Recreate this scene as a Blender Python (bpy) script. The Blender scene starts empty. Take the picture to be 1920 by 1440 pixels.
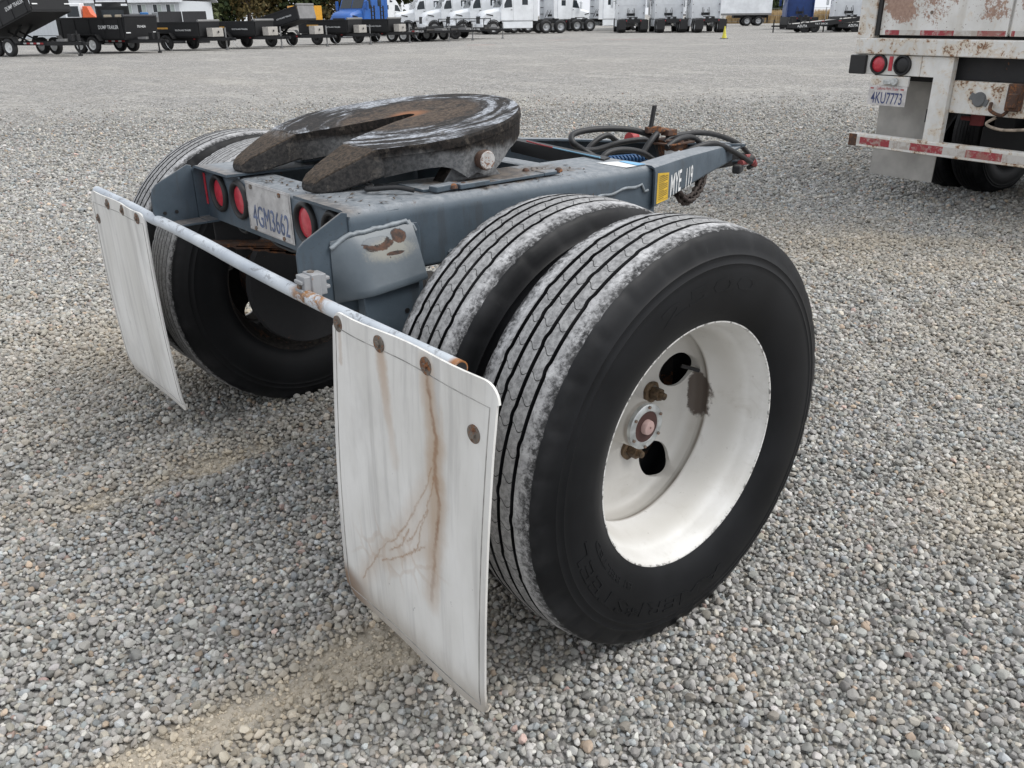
import bpy, bmesh, math, random
import numpy as np
from mathutils import Vector, Matrix
R = math.radians
PI = math.pi
rnd = random.Random(7)
SC = bpy.context.scene
COL = SC.collection

# ---------------------------------------------------------------- camera
CAM = np.array((-1.5415, -2.4465, 1.5196))
cd = bpy.data.cameras.new('camera'); co = bpy.data.objects.new('camera', cd); COL.objects.link(co)
cd.sensor_width = 36.0; cd.lens = 36.0 * 1590.28 / 1920.0; cd.clip_start = 0.02; cd.clip_end = 3000
_r = Vector((0.76254783, -0.64683874, -0.01097479)); _u = Vector((0.26604719, 0.29808507, 0.9167138)); _f = Vector((0.58969458, 0.70195793, -0.39939375))
mw = Matrix(((_r.x, _u.x, -_f.x, CAM[0]), (_r.y, _u.y, -_f.y, CAM[1]), (_r.z, _u.z, -_f.z, CAM[2]), (0, 0, 0, 1)))
co.matrix_world = mw
SC.camera = co

# ---------------------------------------------------------------- world, sun, exposure (overcast)
SUN_EL, SUN_AZ = R(52), R(-48)          # light comes from the front right of the dolly
w = bpy.data.worlds.new('World'); SC.world = w; w.use_nodes = True
nt = w.node_tree; nt.nodes.clear()
sky = nt.nodes.new('ShaderNodeTexSky'); sky.sky_type = 'NISHITA'; sky.sun_disc = False
sky.sun_elevation = SUN_EL; sky.sun_rotation = R(90) - SUN_AZ; sky.air_density = 1.0; sky.dust_density = 4.0; sky.ozone_density = 1.0
hs = nt.nodes.new('ShaderNodeHueSaturation'); hs.inputs['Saturation'].default_value = 0.12
mx = nt.nodes.new('ShaderNodeMix'); mx.data_type = 'RGBA'; mx.inputs[0].default_value = 0.62
mx.inputs[7].default_value = (10.3, 10.7, 11.4, 1)
bg = nt.nodes.new('ShaderNodeBackground'); bg.inputs[1].default_value = 0.085
out = nt.nodes.new('ShaderNodeOutputWorld')
nt.links.new(sky.outputs[0], hs.inputs['Color']); nt.links.new(hs.outputs[0], mx.inputs[6])
nt.links.new(mx.outputs[2], bg.inputs[0]); nt.links.new(bg.outputs[0], out.inputs[0])
sl = bpy.data.lights.new('sun', 'SUN'); sl.energy = 1.2; sl.angle = R(32); sl.color = (1.0, 0.97, 0.92)
so = bpy.data.objects.new('sun', sl); COL.objects.link(so)
_sd = Vector((math.cos(SUN_EL) * math.cos(SUN_AZ), math.cos(SUN_EL) * math.sin(SUN_AZ), math.sin(SUN_EL)))
so.rotation_euler = _sd.to_track_quat('Z', 'Y').to_euler()
vs = SC.view_settings; vs.view_transform = 'Standard'; vs.look = 'None'; vs.exposure = 0.62; vs.gamma = 1.0
SC.cycles.max_bounces = 6; SC.cycles.diffuse_bounces = 3; SC.cycles.use_denoising = True

# ---------------------------------------------------------------- mesh helpers
class MB:
    def __init__(s): s.v = []; s.f = []; s.m = []
    def add(s, vs, fs, mi=0):
        o = len(s.v); s.v += [tuple(v) for v in vs]; s.f += [tuple(i + o for i in f) for f in fs]; s.m += [mi] * len(fs); return s
    def box(s, c, d, rot=None, mi=0):
        x, y, z = d[0] / 2, d[1] / 2, d[2] / 2
        P = [Vector((a * x, b * y, e * z)) for a in (-1, 1) for b in (-1, 1) for e in (-1, 1)]
        if rot is not None: P = [rot @ q for q in P]
        c = Vector(c)
        return s.add([q + c for q in P], [(0, 1, 3, 2), (4, 6, 7, 5), (0, 4, 5, 1), (2, 3, 7, 6), (0, 2, 6, 4), (1, 5, 7, 3)], mi)
    def bb(s, x0, x1, y0, y1, z0, z1, mi=0): return s.box(((x0 + x1) / 2, (y0 + y1) / 2, (z0 + z1) / 2), (x1 - x0, y1 - y0, z1 - z0), None, mi)
    def cyl(s, p0, p1, r0, r1=None, n=24, mi=0, cap=True):
        r1 = r0 if r1 is None else r1
        p0, p1 = Vector(p0), Vector(p1); a = (p1 - p0).normalized()
        b = a.orthogonal().normalized(); c = a.cross(b)
        V = []
        for p, r in ((p0, r0), (p1, r1)):
            V += [p + r * (math.cos(2 * PI * i / n) * b + math.sin(2 * PI * i / n) * c) for i in range(n)]
        F = [(i, (i + 1) % n, n + (i + 1) % n, n + i) for i in range(n)]
        if cap: F += [tuple(range(n - 1, -1, -1)), tuple(range(n, 2 * n))]
        return s.add(V, F, mi)
    def tube(s, pts, r, n=10, closed=False, mi=0):
        P = [Vector(p) for p in pts]; m = len(P); V = []
        rr = r if hasattr(r, '__len__') else [r] * m
        prev = None
        for i in range(m):
            a = (P[(i + 1) % m] - P[i - 1]) if closed else (P[min(i + 1, m - 1)] - P[max(i - 1, 0)])
            a.normalize()
            if prev is None: b = a.orthogonal().normalized()
            else:
                b = prev - a * prev.dot(a); b.normalize()
            prev = b; c = a.cross(b)
            V += [P[i] + rr[i] * (math.cos(2 * PI * k / n) * b + math.sin(2 * PI * k / n) * c) for k in range(n)]
        F = []
        for i in range(m if closed else m - 1):
            j = (i + 1) % m
            F += [(i * n + k, i * n + (k + 1) % n, j * n + (k + 1) % n, j * n + k) for k in range(n)]
        if not closed: F += [tuple(range(n - 1, -1, -1)), tuple(range((m - 1) * n, m * n))]
        return s.add(V, F, mi)
    def lathe(s, prof, n=48, closed=False, o=(0, 0, 0), mi=0, ax='y'):      # prof: (axial, radius)
        V = []; m = len(prof)
        for i in range(n):
            t = 2 * PI * i / n; c, q = math.cos(t), math.sin(t)
            for a, r in prof:
                V.append((o[0] + r * c, o[1] + a, o[2] + r * q) if ax == 'y' else ((o[0] + r * c, o[1] + r * q, o[2] + a) if ax == 'z' else (o[0] + a, o[1] + r * c, o[2] + r * q)))
        F = []
        for i in range(n):
            j = (i + 1) % n
            for k in range(m if closed else m - 1):
                l = (k + 1) % m
                F.append((i * m + k, i * m + l, j * m + l, j * m + k))
        return s.add(V, F, mi)
    def prism(s, poly, a, b, pl='xz', mi=0):                # polygon in a plane, extruded from a to b along the third axis
        def P(u, v, w): return {'xz': (u, w, v), 'yz': (w, u, v), 'xy': (u, v, w)}[pl]
        n = len(poly)
        V = [P(u, v, a) for u, v in poly] + [P(u, v, b) for u, v in poly]
        return s.add(V, [tuple(range(n)), tuple(range(2 * n - 1, n - 1, -1))] + [(i, i + n, (i + 1) % n + n, (i + 1) % n) for i in range(n)], mi)
    def sweep(s, secs, cap=True, mi=0):                     # list of closed sections with equal point counts
        n = len(secs[0]); V = [q for sec in secs for q in sec]; F = []
        for i in range(len(secs) - 1):
            F += [(i * n + k, i * n + (k + 1) % n, (i + 1) * n + (k + 1) % n, (i + 1) * n + k) for k in range(n)]
        if cap: F += [tuple(range(n - 1, -1, -1)), tuple(range((len(secs) - 1) * n, len(secs) * n))]
        return s.add(V, F, mi)
    def mesh(s, name, mats, smooth=None):
        me = bpy.data.meshes.new(name); me.from_pydata(s.v, [], s.f)
        for m in (mats if isinstance(mats, (list, tuple)) else [mats]): me.materials.append(m)
        if any(s.m): me.polygons.foreach_set('material_index', s.m)
        bm = bmesh.new(); bm.from_mesh(me); bmesh.ops.recalc_face_normals(bm, faces=bm.faces); bm.to_mesh(me); bm.free()
        if smooth is not None:
            me.polygons.foreach_set('use_smooth', [True] * len(me.polygons)); me.set_sharp_from_angle(angle=R(smooth))
        me.update(); return me
    def build(s, name, mats, parent=None, smooth=None, bevel=0, seg=2):
        return put(name, s.mesh(name, mats, smooth), parent, bevel, seg)

def put(name, me, parent=None, bevel=0, seg=2):
    o = bpy.data.objects.new(name, me); COL.objects.link(o)
    if parent is not None: o.parent = parent
    if bevel:
        b = o.modifiers.new('bevel', 'BEVEL'); b.width = bevel; b.segments = seg; b.limit_method = 'ANGLE'; b.angle_limit = R(35); b.harden_normals = True
        me.polygons.foreach_set('use_smooth', [True] * len(me.polygons)); me.set_sharp_from_angle(angle=R(40))
    return o
def empty(name, loc=(0, 0, 0), rz=0):
    o = bpy.data.objects.new(name, None); COL.objects.link(o); o.location = loc; o.rotation_euler = (0, 0, rz); o.empty_display_size = 0.2; return o
def tag(o, label, cat, group=None, kind=None):
    if label: o['label'] = label
    if cat: o['category'] = cat
    if group: o['group'] = group
    if kind: o['kind'] = kind
    return o
def copy_tree(o, parent=None):
    c = o.copy(); COL.objects.link(c); c.parent = parent
    for ch in [k for k in o.children]: copy_tree(ch, c)
    return c
def boolean_cut(o, cutters):                                # bakes the holes into the mesh
    tmp = []
    for cm in cutters:
        c = bpy.data.objects.new('cutter', cm); COL.objects.link(c); tmp.append(c)
        b = o.modifiers.new('cut', 'BOOLEAN'); b.operation = 'DIFFERENCE'; b.solver = 'EXACT'; b.object = c
    dg = bpy.context.evaluated_depsgraph_get(); dg.update()
    me = bpy.data.meshes.new_from_object(o.evaluated_get(dg))
    o.modifiers.clear(); o.data = me
    for c in tmp: bpy.data.objects.remove(c)
    return me
_TX = {}
def text_polys(s, res=3, bold=True):                       # flat letter mesh centred on x, height of capitals = 1
    k = (s, res, bold)
    if k not in _TX:
        cu = bpy.data.curves.new('t', 'FONT'); cu.body = s; cu.size = 1; cu.align_x = 'CENTER'; cu.resolution_u = res
        if bold: cu.offset = 0.012
        ob = bpy.data.objects.new('t', cu); COL.objects.link(ob)
        dg = bpy.context.evaluated_depsgraph_get(); dg.update()
        me = bpy.data.meshes.new_from_object(ob.evaluated_get(dg))
        v = [tuple(q.co) for q in me.vertices]; f = [tuple(p.vertices) for p in me.polygons]
        bpy.data.objects.remove(ob); bpy.data.curves.remove(cu); bpy.data.meshes.remove(me)
        xs = [q[0] for q in v]; cx = (min(xs) + max(xs)) / 2; wd = max(xs) - min(xs)
        _TX[k] = ([((q[0] - cx) / wd, q[1] / 0.69) for q in v], f)
    return _TX[k]
def lettering(name, s, org, ux, uz, width, height, mat, parent=None, thick=0.0, shear=0.0, bold=True):
    v, f = text_polys(s, 3, bold); O, X, Z = Vector(org), Vector(ux).normalized(), Vector(uz).normalized()
    V = [O + X * (q[0] * width + shear * q[1] * height) + Z * ((q[1] - 0.5) * height) for q in v]
    b = MB()
    if thick:
        N = X.cross(Z); n = len(V)
        E = {}
        for p in f:
            for i in range(len(p)):
                a, c = p[i], p[(i + 1) % len(p)]
                if (c, a) in E: del E[(c, a)]
                else: E[(a, c)] = 1
        V2 = [q + N * thick for q in V]
        b.add(V + V2, [tuple(i + n for i in p) for p in f] + [(a, c, c + n, a + n) for a, c in E])
    else: b.add(V, f)
    me = bpy.data.meshes.new(name); me.from_pydata(b.v, [], b.f); me.materials.append(mat); me.update()
    return put(name, me, parent)
def crom(pts, k=8):                                          # Catmull-Rom through the points
    P = [np.array(p, float) for p in pts]; P = [2 * P[0] - P[1]] + P + [2 * P[-1] - P[-2]]; o = []
    for i in range(1, len(P) - 2):
        for j in range(k):
            t = j / k
            o.append(0.5 * (2 * P[i] + (P[i + 1] - P[i - 1]) * t + (2 * P[i - 1] - 5 * P[i] + 4 * P[i + 1] - P[i + 2]) * t * t + (3 * P[i] - P[i - 1] - 3 * P[i + 1] + P[i + 2]) * t ** 3))
    return [tuple(q) for q in o] + [tuple(P[-2])]

# ---------------------------------------------------------------- material helpers
class N:
    def __init__(s, name):
        s.m = bpy.data.materials.new(name); s.m.use_nodes = True; s.t = s.m.node_tree; s.t.nodes.clear()
        s.o = s.t.nodes.new('ShaderNodeOutputMaterial'); s.b = s.t.nodes.new('ShaderNodeBsdfPrincipled'); s.t.links.new(s.b.outputs[0], s.o.inputs[0])
        s._tc = None
    def n(s, t): return s.t.nodes.new(t)
    def L(s, a, b):
        if isinstance(a, (int, float)): b.default_value = a
        elif isinstance(a, tuple): b.default_value = a if len(a) == 4 or b.type == 'VECTOR' else (*a, 1)
        else: s.t.links.new(a, b)
    def obj(s):
        if s._tc is None: s._tc = s.n('ShaderNodeTexCoord')
        return s._tc.outputs['Object']
    def mapv(s, sc=(1, 1, 1), loc=(0, 0, 0), co=None):
        n = s.n('ShaderNodeMapping'); s.L(co or s.obj(), n.inputs[0]); n.inputs[1].default_value = loc; n.inputs[3].default_value = sc; return n.outputs[0]
    def noise(s, scale, det=4, rough=0.55, co=None, dist=0.0, col=False):
        n = s.n('ShaderNodeTexNoise'); s.L(co or s.obj(), n.inputs['Vector']); n.inputs['Scale'].default_value = scale; n.inputs['Detail'].default_value = det
        n.inputs['Roughness'].default_value = rough; n.inputs['Distortion'].default_value = dist; return n.outputs[1 if col else 0]
    def vor(s, scale, feat='F1', co=None, out=0, rand=1.0):
        n = s.n('ShaderNodeTexVoronoi'); n.feature = feat; s.L(co or s.obj(), n.inputs['Vector']); n.inputs['Scale'].default_value = scale; n.inputs['Randomness'].default_value = rand; return n.outputs[out]
    def ramp(s, f, a, b, lo=0.0, hi=1.0):                    # smooth step a..b to lo..hi
        n = s.n('ShaderNodeMapRange'); n.interpolation_type = 'SMOOTHSTEP'; s.L(f, n.inputs[0]); n.inputs[1].default_value = a; n.inputs[2].default_value = b; n.inputs[3].default_value = lo; n.inputs[4].default_value = hi; return n.outputs[0]
    def mt(s, op, a, b=0.0, c=0.0):
        n = s.n('ShaderNodeMath'); n.operation = op; s.L(a, n.inputs[0]); s.L(b, n.inputs[1]); s.L(c, n.inputs[2]); return n.outputs[0]
    def mix(s, f, a, b):
        n = s.n('ShaderNodeMix'); n.data_type = 'RGBA'; s.L(f, n.inputs[0]); s.L(a, n.inputs[6]); s.L(b, n.inputs[7]); return n.outputs[2]
    def hi(s, f): return s.ramp(f, 0.36, 0.64)
    def xyz(s, co=None):
        n = s.n('ShaderNodeSeparateXYZ'); s.L(co or s.obj(), n.inputs[0]); return n.outputs
    def nz(s): return s.xyz(s.n('ShaderNodeNewGeometry').outputs['Normal'])[2]
    def bump(s, h, st=0.3, d=0.002):
        n = s.n('ShaderNodeBump'); n.inputs['Strength'].default_value = st; n.inputs['Distance'].default_value = d; s.L(h, n.inputs['Height']); s.t.links.new(n.outputs[0], s.b.inputs['Normal'])
    def fin(s, col, rough=0.5, metal=0.0, spec=None):
        s.L(col, s.b.inputs['Base Color']); s.L(rough, s.b.inputs['Roughness']); s.L(metal, s.b.inputs['Metallic'])
        if spec is not None: s.b.inputs['Specular IOR Level'].default_value = spec
        return s.m
def simple(name, col, rough=0.5, metal=0.0, var=0.12, scale=9.0, spec=None):
    k = N(name); f = k.noise(scale, 5); a = tuple(c * (1 - var) for c in col); b = tuple(min(1, c * (1 + var)) for c in col)
    return k.fin(k.mix(k.ramp(f, 0.3, 0.7), a, b), rough, metal, spec)
def painted(name, col, rough=0.45, rust=0.0, dirt=0.3, scale=3.0, chip=0.62):
    k = N(name); n1 = k.noise(scale, 6, 0.6); n2 = k.noise(scale * 9, 5, 0.65); n3 = k.noise(scale * 2.2, 8, 0.7, dist=0.6)
    c = k.mix(k.ramp(n1, 0.3, 0.7), tuple(x * 0.86 for x in col), tuple(min(1, x * 1.1) for x in col))
    top = k.ramp(k.nz(), 0.35, 0.95)
    c = k.mix(k.mt('MULTIPLY', k.mt('MULTIPLY', top, k.ramp(n2, 0.3, 0.7)), dirt), c, (0.20, 0.175, 0.15))
    if rust:
        rm = k.ramp(k.mt('ADD', k.mt('MULTIPLY', n3, 0.75), k.mt('MULTIPLY', n2, 0.25)), chip, chip + 0.05)
        rc = k.mix(k.hi(n2), (0.055, 0.024, 0.013), (0.27, 0.105, 0.035))
        c = k.mix(k.mt('MULTIPLY', rm, rust), c, rc)
        k.bump(k.mt('SUBTRACT', k.mt('MULTIPLY', n2, 0.25), rm), 0.3, 0.0015)
    else: k.bump(n2, 0.08, 0.001)
    return k.fin(c, k.mt('ADD', rough, k.mt('MULTIPLY', n2, 0.2)))

# ---------------------------------------------------------------- materials of the place
def m_frame():
    k = N('frame_paint'); n1 = k.noise(4, 6, 0.6); n2 = k.noise(38, 6, 0.65); n3 = k.noise(11, 8, 0.72, dist=0.8); x, y, z = k.xyz()
    c = k.mix(k.ramp(n1, 0.3, 0.72), (0.050, 0.070, 0.090), (0.086, 0.112, 0.138))
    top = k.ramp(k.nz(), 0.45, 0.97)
    c = k.mix(k.mt('MULTIPLY', top, k.ramp(n2, 0.3, 0.75, 0.35, 0.95)), c, (0.30, 0.315, 0.33))  # upward faces paler: dust, with their sky light put into the colour
    # brown dried grease round the fifth wheel and on the rear edge
    ax = k.mt('DIVIDE', k.mt('SUBTRACT', x, 0.17), 0.42); ay = k.mt('DIVIDE', k.mt('SUBTRACT', k.mt('ABSOLUTE', y), 0.36), 0.19)
    d = k.mt('SQRT', k.mt('ADD', k.mt('MULTIPLY', ax, ax), k.mt('MULTIPLY', ay, ay)))
    g = k.ramp(k.mt('ADD', d, k.mt('MULTIPLY', n3, 1.9)), 1.35, 1.75, 1.0, 0.0)
    rear = k.ramp(k.mt('ADD', x, k.mt('MULTIPLY', n3, 0.12)), -0.40, -0.34, 1.0, 0.0)
    gr = k.mt('MULTIPLY', top, k.mt('MAXIMUM', g, k.mt('MULTIPLY', rear, 0.7)))
    c = k.mix(k.mt('MULTIPLY', gr, 0.85), c, k.mix(k.hi(n2), (0.05, 0.038, 0.03), (0.16, 0.125, 0.095)))
    drip = k.mt('MULTIPLY', k.ramp(k.noise(16, 5, 0.65, co=k.mapv((1, 1, 0.18))), 0.52, 0.66), k.ramp(k.nz(), 0.2, 0.5, 0.45, 0.0)); c = k.mix(drip, c, (0.055, 0.058, 0.062))
    c = k.mix(k.mt('MULTIPLY', k.ramp(k.noise(120, 4, 0.7), 0.60, 0.66), 0.35), c, (0.045, 0.042, 0.04))
    chip = k.ramp(k.mt('ADD', k.mt('MULTIPLY', n3, 0.7), k.mt('MULTIPLY', n2, 0.3)), 0.625, 0.65)
    c = k.mix(k.mt('MULTIPLY', chip, 0.8), c, k.mix(k.hi(n2), (0.03, 0.025, 0.023), (0.09, 0.06, 0.045)))
    k.bump(k.mt('ADD', k.mt('MULTIPLY', n2, 0.4), k.mt('MULTIPLY', gr, n3)), 0.35, 0.003)
    return k.fin(c, k.mt('ADD', 0.42, k.mt('MULTIPLY', n2, 0.25)), spec=0.38)
def m_hanger():
    k = N('hanger_paint_rusted'); n1 = k.noise(5, 6, 0.6); n2 = k.noise(45, 6, 0.65); n3 = k.noise(48, 8, 0.78, dist=0.6); x, y, z = k.xyz()
    c = k.mix(k.ramp(n1, 0.3, 0.72), (0.066, 0.085, 0.102), (0.105, 0.128, 0.148))
    def blob(cx, cz, rx, rz, soft):
        a = k.mt('DIVIDE', k.mt('SUBTRACT', x, cx), rx); b = k.mt('DIVIDE', k.mt('SUBTRACT', z, cz), rz)
        return k.ramp(k.mt('ADD', k.mt('SQRT', k.mt('ADD', k.mt('MULTIPLY', a, a), k.mt('MULTIPLY', b, b))), k.mt('MULTIPLY', n3, 0.9)), 1.3 - soft, 1.35, 1.0, 0.0)
    halo = blob(-0.375, 0.955, 0.105, 0.040, 0.5)
    c = k.mix(k.mt('MULTIPLY', halo, 0.5), c, (0.34, 0.32, 0.25))
    r1 = blob(-0.405, 0.974, 0.054, 0.021, 0.06); r1i = blob(-0.415, 0.990, 0.048, 0.022, 0.05); r2 = blob(-0.338, 0.985, 0.027, 0.020, 0.06); r3 = blob(-0.36, 0.945, 0.034, 0.006, 0.05)
    spk = k.mt('MULTIPLY', halo, k.ramp(k.noise(120, 4, 0.7), 0.64, 0.68))
    r = k.mt('MAXIMUM', k.mt('MAXIMUM', k.mt('MAXIMUM', k.mt('SUBTRACT', r1, k.mt('MULTIPLY', r1i, 0.9)), r2), r3), spk)
    c = k.mix(r, c, k.mix(k.hi(n2), (0.020, 0.014, 0.012), (0.095, 0.044, 0.026)))
    k.bump(k.mt('SUBTRACT', k.mt('MULTIPLY', n2, 0.3), r), 0.4, 0.003)
    return k.fin(c, k.mt('ADD', 0.36, k.mt('MULTIPLY', r, 0.4)))
def m_fifth():
    k = N('greasy_cast_iron'); x, y, z = k.xyz(); n2 = k.noise(85, 5, 0.7); n3 = k.noise(7, 6, 0.65, dist=0.5)
    dx = k.mt('SUBTRACT', x, 0.11); dy = k.mt('SUBTRACT', y, 0.04); d = k.mt('SQRT', k.mt('ADD', k.mt('MULTIPLY', dx, dx), k.mt('MULTIPLY', dy, dy)))
    dd = k.mt('ADD', d, k.mt('MULTIPLY', k.mt('SUBTRACT', n3, 0.5), 0.05))
    arcs = k.noise(1.0, 5, 0.7, co=k.comb(k.mt('MULTIPLY', dd, 30), k.mt('MULTIPLY', k.mt('ARCTAN2', dy, dx), 1.1), 0.0))
    top = k.ramp(k.nz(), 0.93, 0.97)
    grease = k.mix(k.hi(n2), (0.005, 0.0045, 0.0045), (0.026, 0.021, 0.018))
    iron = k.mix(k.hi(n2), (0.07, 0.075, 0.085), (0.52, 0.55, 0.60))
    pol = k.mt('MULTIPLY', k.ramp(k.mt('ADD', arcs, k.mt('MULTIPLY', k.mt('SUBTRACT', k.noise(5, 3, 0.6), 0.5), 0.42)), 0.46, 0.60), k.ramp(dd, 0.22, 0.28))
    c = k.mix(k.mt('MULTIPLY', pol, top), grease, iron)
    brown = k.mt('MULTIPLY', k.ramp(dd, 0.20, 0.27, 1.0, 0.0), top); c = k.mix(k.mt('MULTIPLY', brown, 0.85), c, k.mix(k.hi(n2), (0.026, 0.018, 0.013), (0.125, 0.088, 0.060)))
    cake = k.ramp(k.noise(16, 6, 0.75, dist=0.7), 0.53, 0.57); c = k.mix(k.mt('MULTIPLY', cake, 0.8), c, (0.009, 0.0075, 0.007)); c = k.mix(k.mt('MULTIPLY', k.ramp(k.noise(24, 6, 0.75, co=k.mapv((1, 1, 1), (5, 2, 0))), 0.56, 0.62), 0.5), c, (0.10, 0.085, 0.07))
    rust = k.mt('MULTIPLY', k.ramp(k.mt('ADD', dd, k.mt('MULTIPLY', n2, 0.05)), 0.05, 0.105, 1.0, 0.0), top); c = k.mix(k.mt('MULTIPLY', rust, 0.8), c, (0.27, 0.115, 0.05))
    ramp_top = k.mt('MULTIPLY', k.ramp(x, -0.25, -0.22, 1.0, 0.0), k.ramp(k.nz(), 0.5, 0.75)); c = k.mix(k.mt('MULTIPLY', ramp_top, 0.9), c, k.mix(k.hi(n2), (0.020, 0.015, 0.011), (0.085, 0.062, 0.043)))
    side = k.mt('MULTIPLY', k.ramp(k.nz(), 0.3, 0.5, 1.0, 0.0), k.mt('MULTIPLY', k.ramp(k.mt('ADD', z, k.mt('MULTIPLY', n3, 0.11)), 1.19, 1.225, 1.0, 0.0), k.ramp(k.mt('ADD', x, k.mt('MULTIPLY', n3, 0.12)), -0.22, 0.06, 0.12, 0.85)))
    c = k.mix(side, c, k.mix(k.hi(n2), (0.13, 0.135, 0.14), (0.24, 0.245, 0.25)))
    k.bump(k.mt('ADD', k.mt('MULTIPLY', n2, 0.6), k.mt('MULTIPLY', arcs, 0.4)), 0.5, 0.004)
    return k.fin(c, k.mt('SUBTRACT', 0.72, k.mt('MULTIPLY', k.mt('MULTIPLY', pol, top), 0.34)), k.mt('MULTIPLY', k.mt('MULTIPLY', pol, top), 0.35), spec=0.22)
def _comb(s, a, b, c):
    n = s.n('ShaderNodeCombineXYZ'); s.L(a, n.inputs[0]); s.L(b, n.inputs[1]); s.L(c, n.inputs[2]); return n.outputs[0]
N.comb = _comb
def m_rubber():
    k = N('tyre_rubber'); x, y, z = k.xyz(); n1 = k.noise(6, 5); n2 = k.noise(60, 5)
    th = k.mt('ARCTAN2', z, x); r = k.mt('SQRT', k.mt('ADD', k.mt('MULTIPLY', x, x), k.mt('MULTIPLY', z, z)))
    st = k.noise(1.0, 5, 0.7, co=k.comb(k.mt('MULTIPLY', th, 26), k.mt('MULTIPLY', r, 7), 0.0))
    st2 = k.noise(1.0, 2, 0.5, co=k.comb(k.mt('MULTIPLY', th, 2.2), k.mt('MULTIPLY', r, 9), 3.0))
    c = k.mix(k.hi(n1), (0.0048, 0.0052, 0.0062), (0.0085, 0.009, 0.0105))
    sc = k.mt('MULTIPLY', k.ramp(st, 0.62, 0.72), k.ramp(st2, 0.55, 0.66)); c = k.mix(k.mt('MULTIPLY', sc, 0.55), c, (0.075, 0.078, 0.085))
    du = k.mt('MULTIPLY', k.ramp(r, 0.485, 0.535), k.ramp(n1, 0.4, 0.75)); c = k.mix(k.mt('MULTIPLY', du, 0.30), c, (0.07, 0.07, 0.072))
    rings = k.mt('SINE', k.mt('MULTIPLY', r, 1500)); k.bump(k.mt('ADD', k.mt('MULTIPLY', n2, 0.5), k.mt('MULTIPLY', rings, 0.08)), 0.12, 0.001)
    return k.fin(c, k.mt('ADD', 0.42, k.mt('MULTIPLY', n1, 0.15)), spec=0.22)
def m_tread(name, shoulder, sipe):
    k = N(name); x, y, z = k.xyz(); n1 = k.noise(22, 6, 0.7); n2 = k.noise(75, 6, 0.75); n3 = k.noise(5, 4)
    th = k.mt('ARCTAN2', z, x); ay = k.mt('ABSOLUTE', y)
    c = k.mix(k.hi(n2), (0.20, 0.20, 0.202), (0.38, 0.38, 0.38))
    sh = k.mt('MULTIPLY', k.ramp(ay, shoulder - 0.012, shoulder + 0.006), 1.0)
    worn = k.ramp(k.mt('ADD', n2, k.mt('MULTIPLY', k.ramp(ay, shoulder, 0.118), -0.24)), 0.20, 0.56)
    sc = k.mix(worn, (0.03, 0.03, 0.031), k.mix(k.hi(n1), (0.34, 0.34, 0.345), (0.56, 0.56, 0.565)))
    c = k.mix(sh, c, sc)
    c = k.mix(k.mt('MULTIPLY', k.ramp(n3, 0.42, 0.75), 0.30), c, (0.16, 0.16, 0.16))
    if sipe:
        wob = k.mt('MULTIPLY', k.mt('SINE', k.mt('MULTIPLY', y, 150)), 0.13)
        fr = k.mt('FRACT', k.mt('ADD', k.mt('MULTIPLY', th, 9.5493), wob)); ln = k.ramp(k.mt('ABSOLUTE', k.mt('SUBTRACT', fr, 0.5)), 0.012, 0.028, 1.0, 0.0)
        ln = k.mt('MULTIPLY', ln, k.mt('SUBTRACT', 1.0, sh)); c = k.mix(ln, c, (0.02, 0.02, 0.02))
    k.bump(k.mt('ADD', n2, worn), 0.35, 0.002)
    return k.fin(c, 0.85, spec=0.2)
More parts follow.
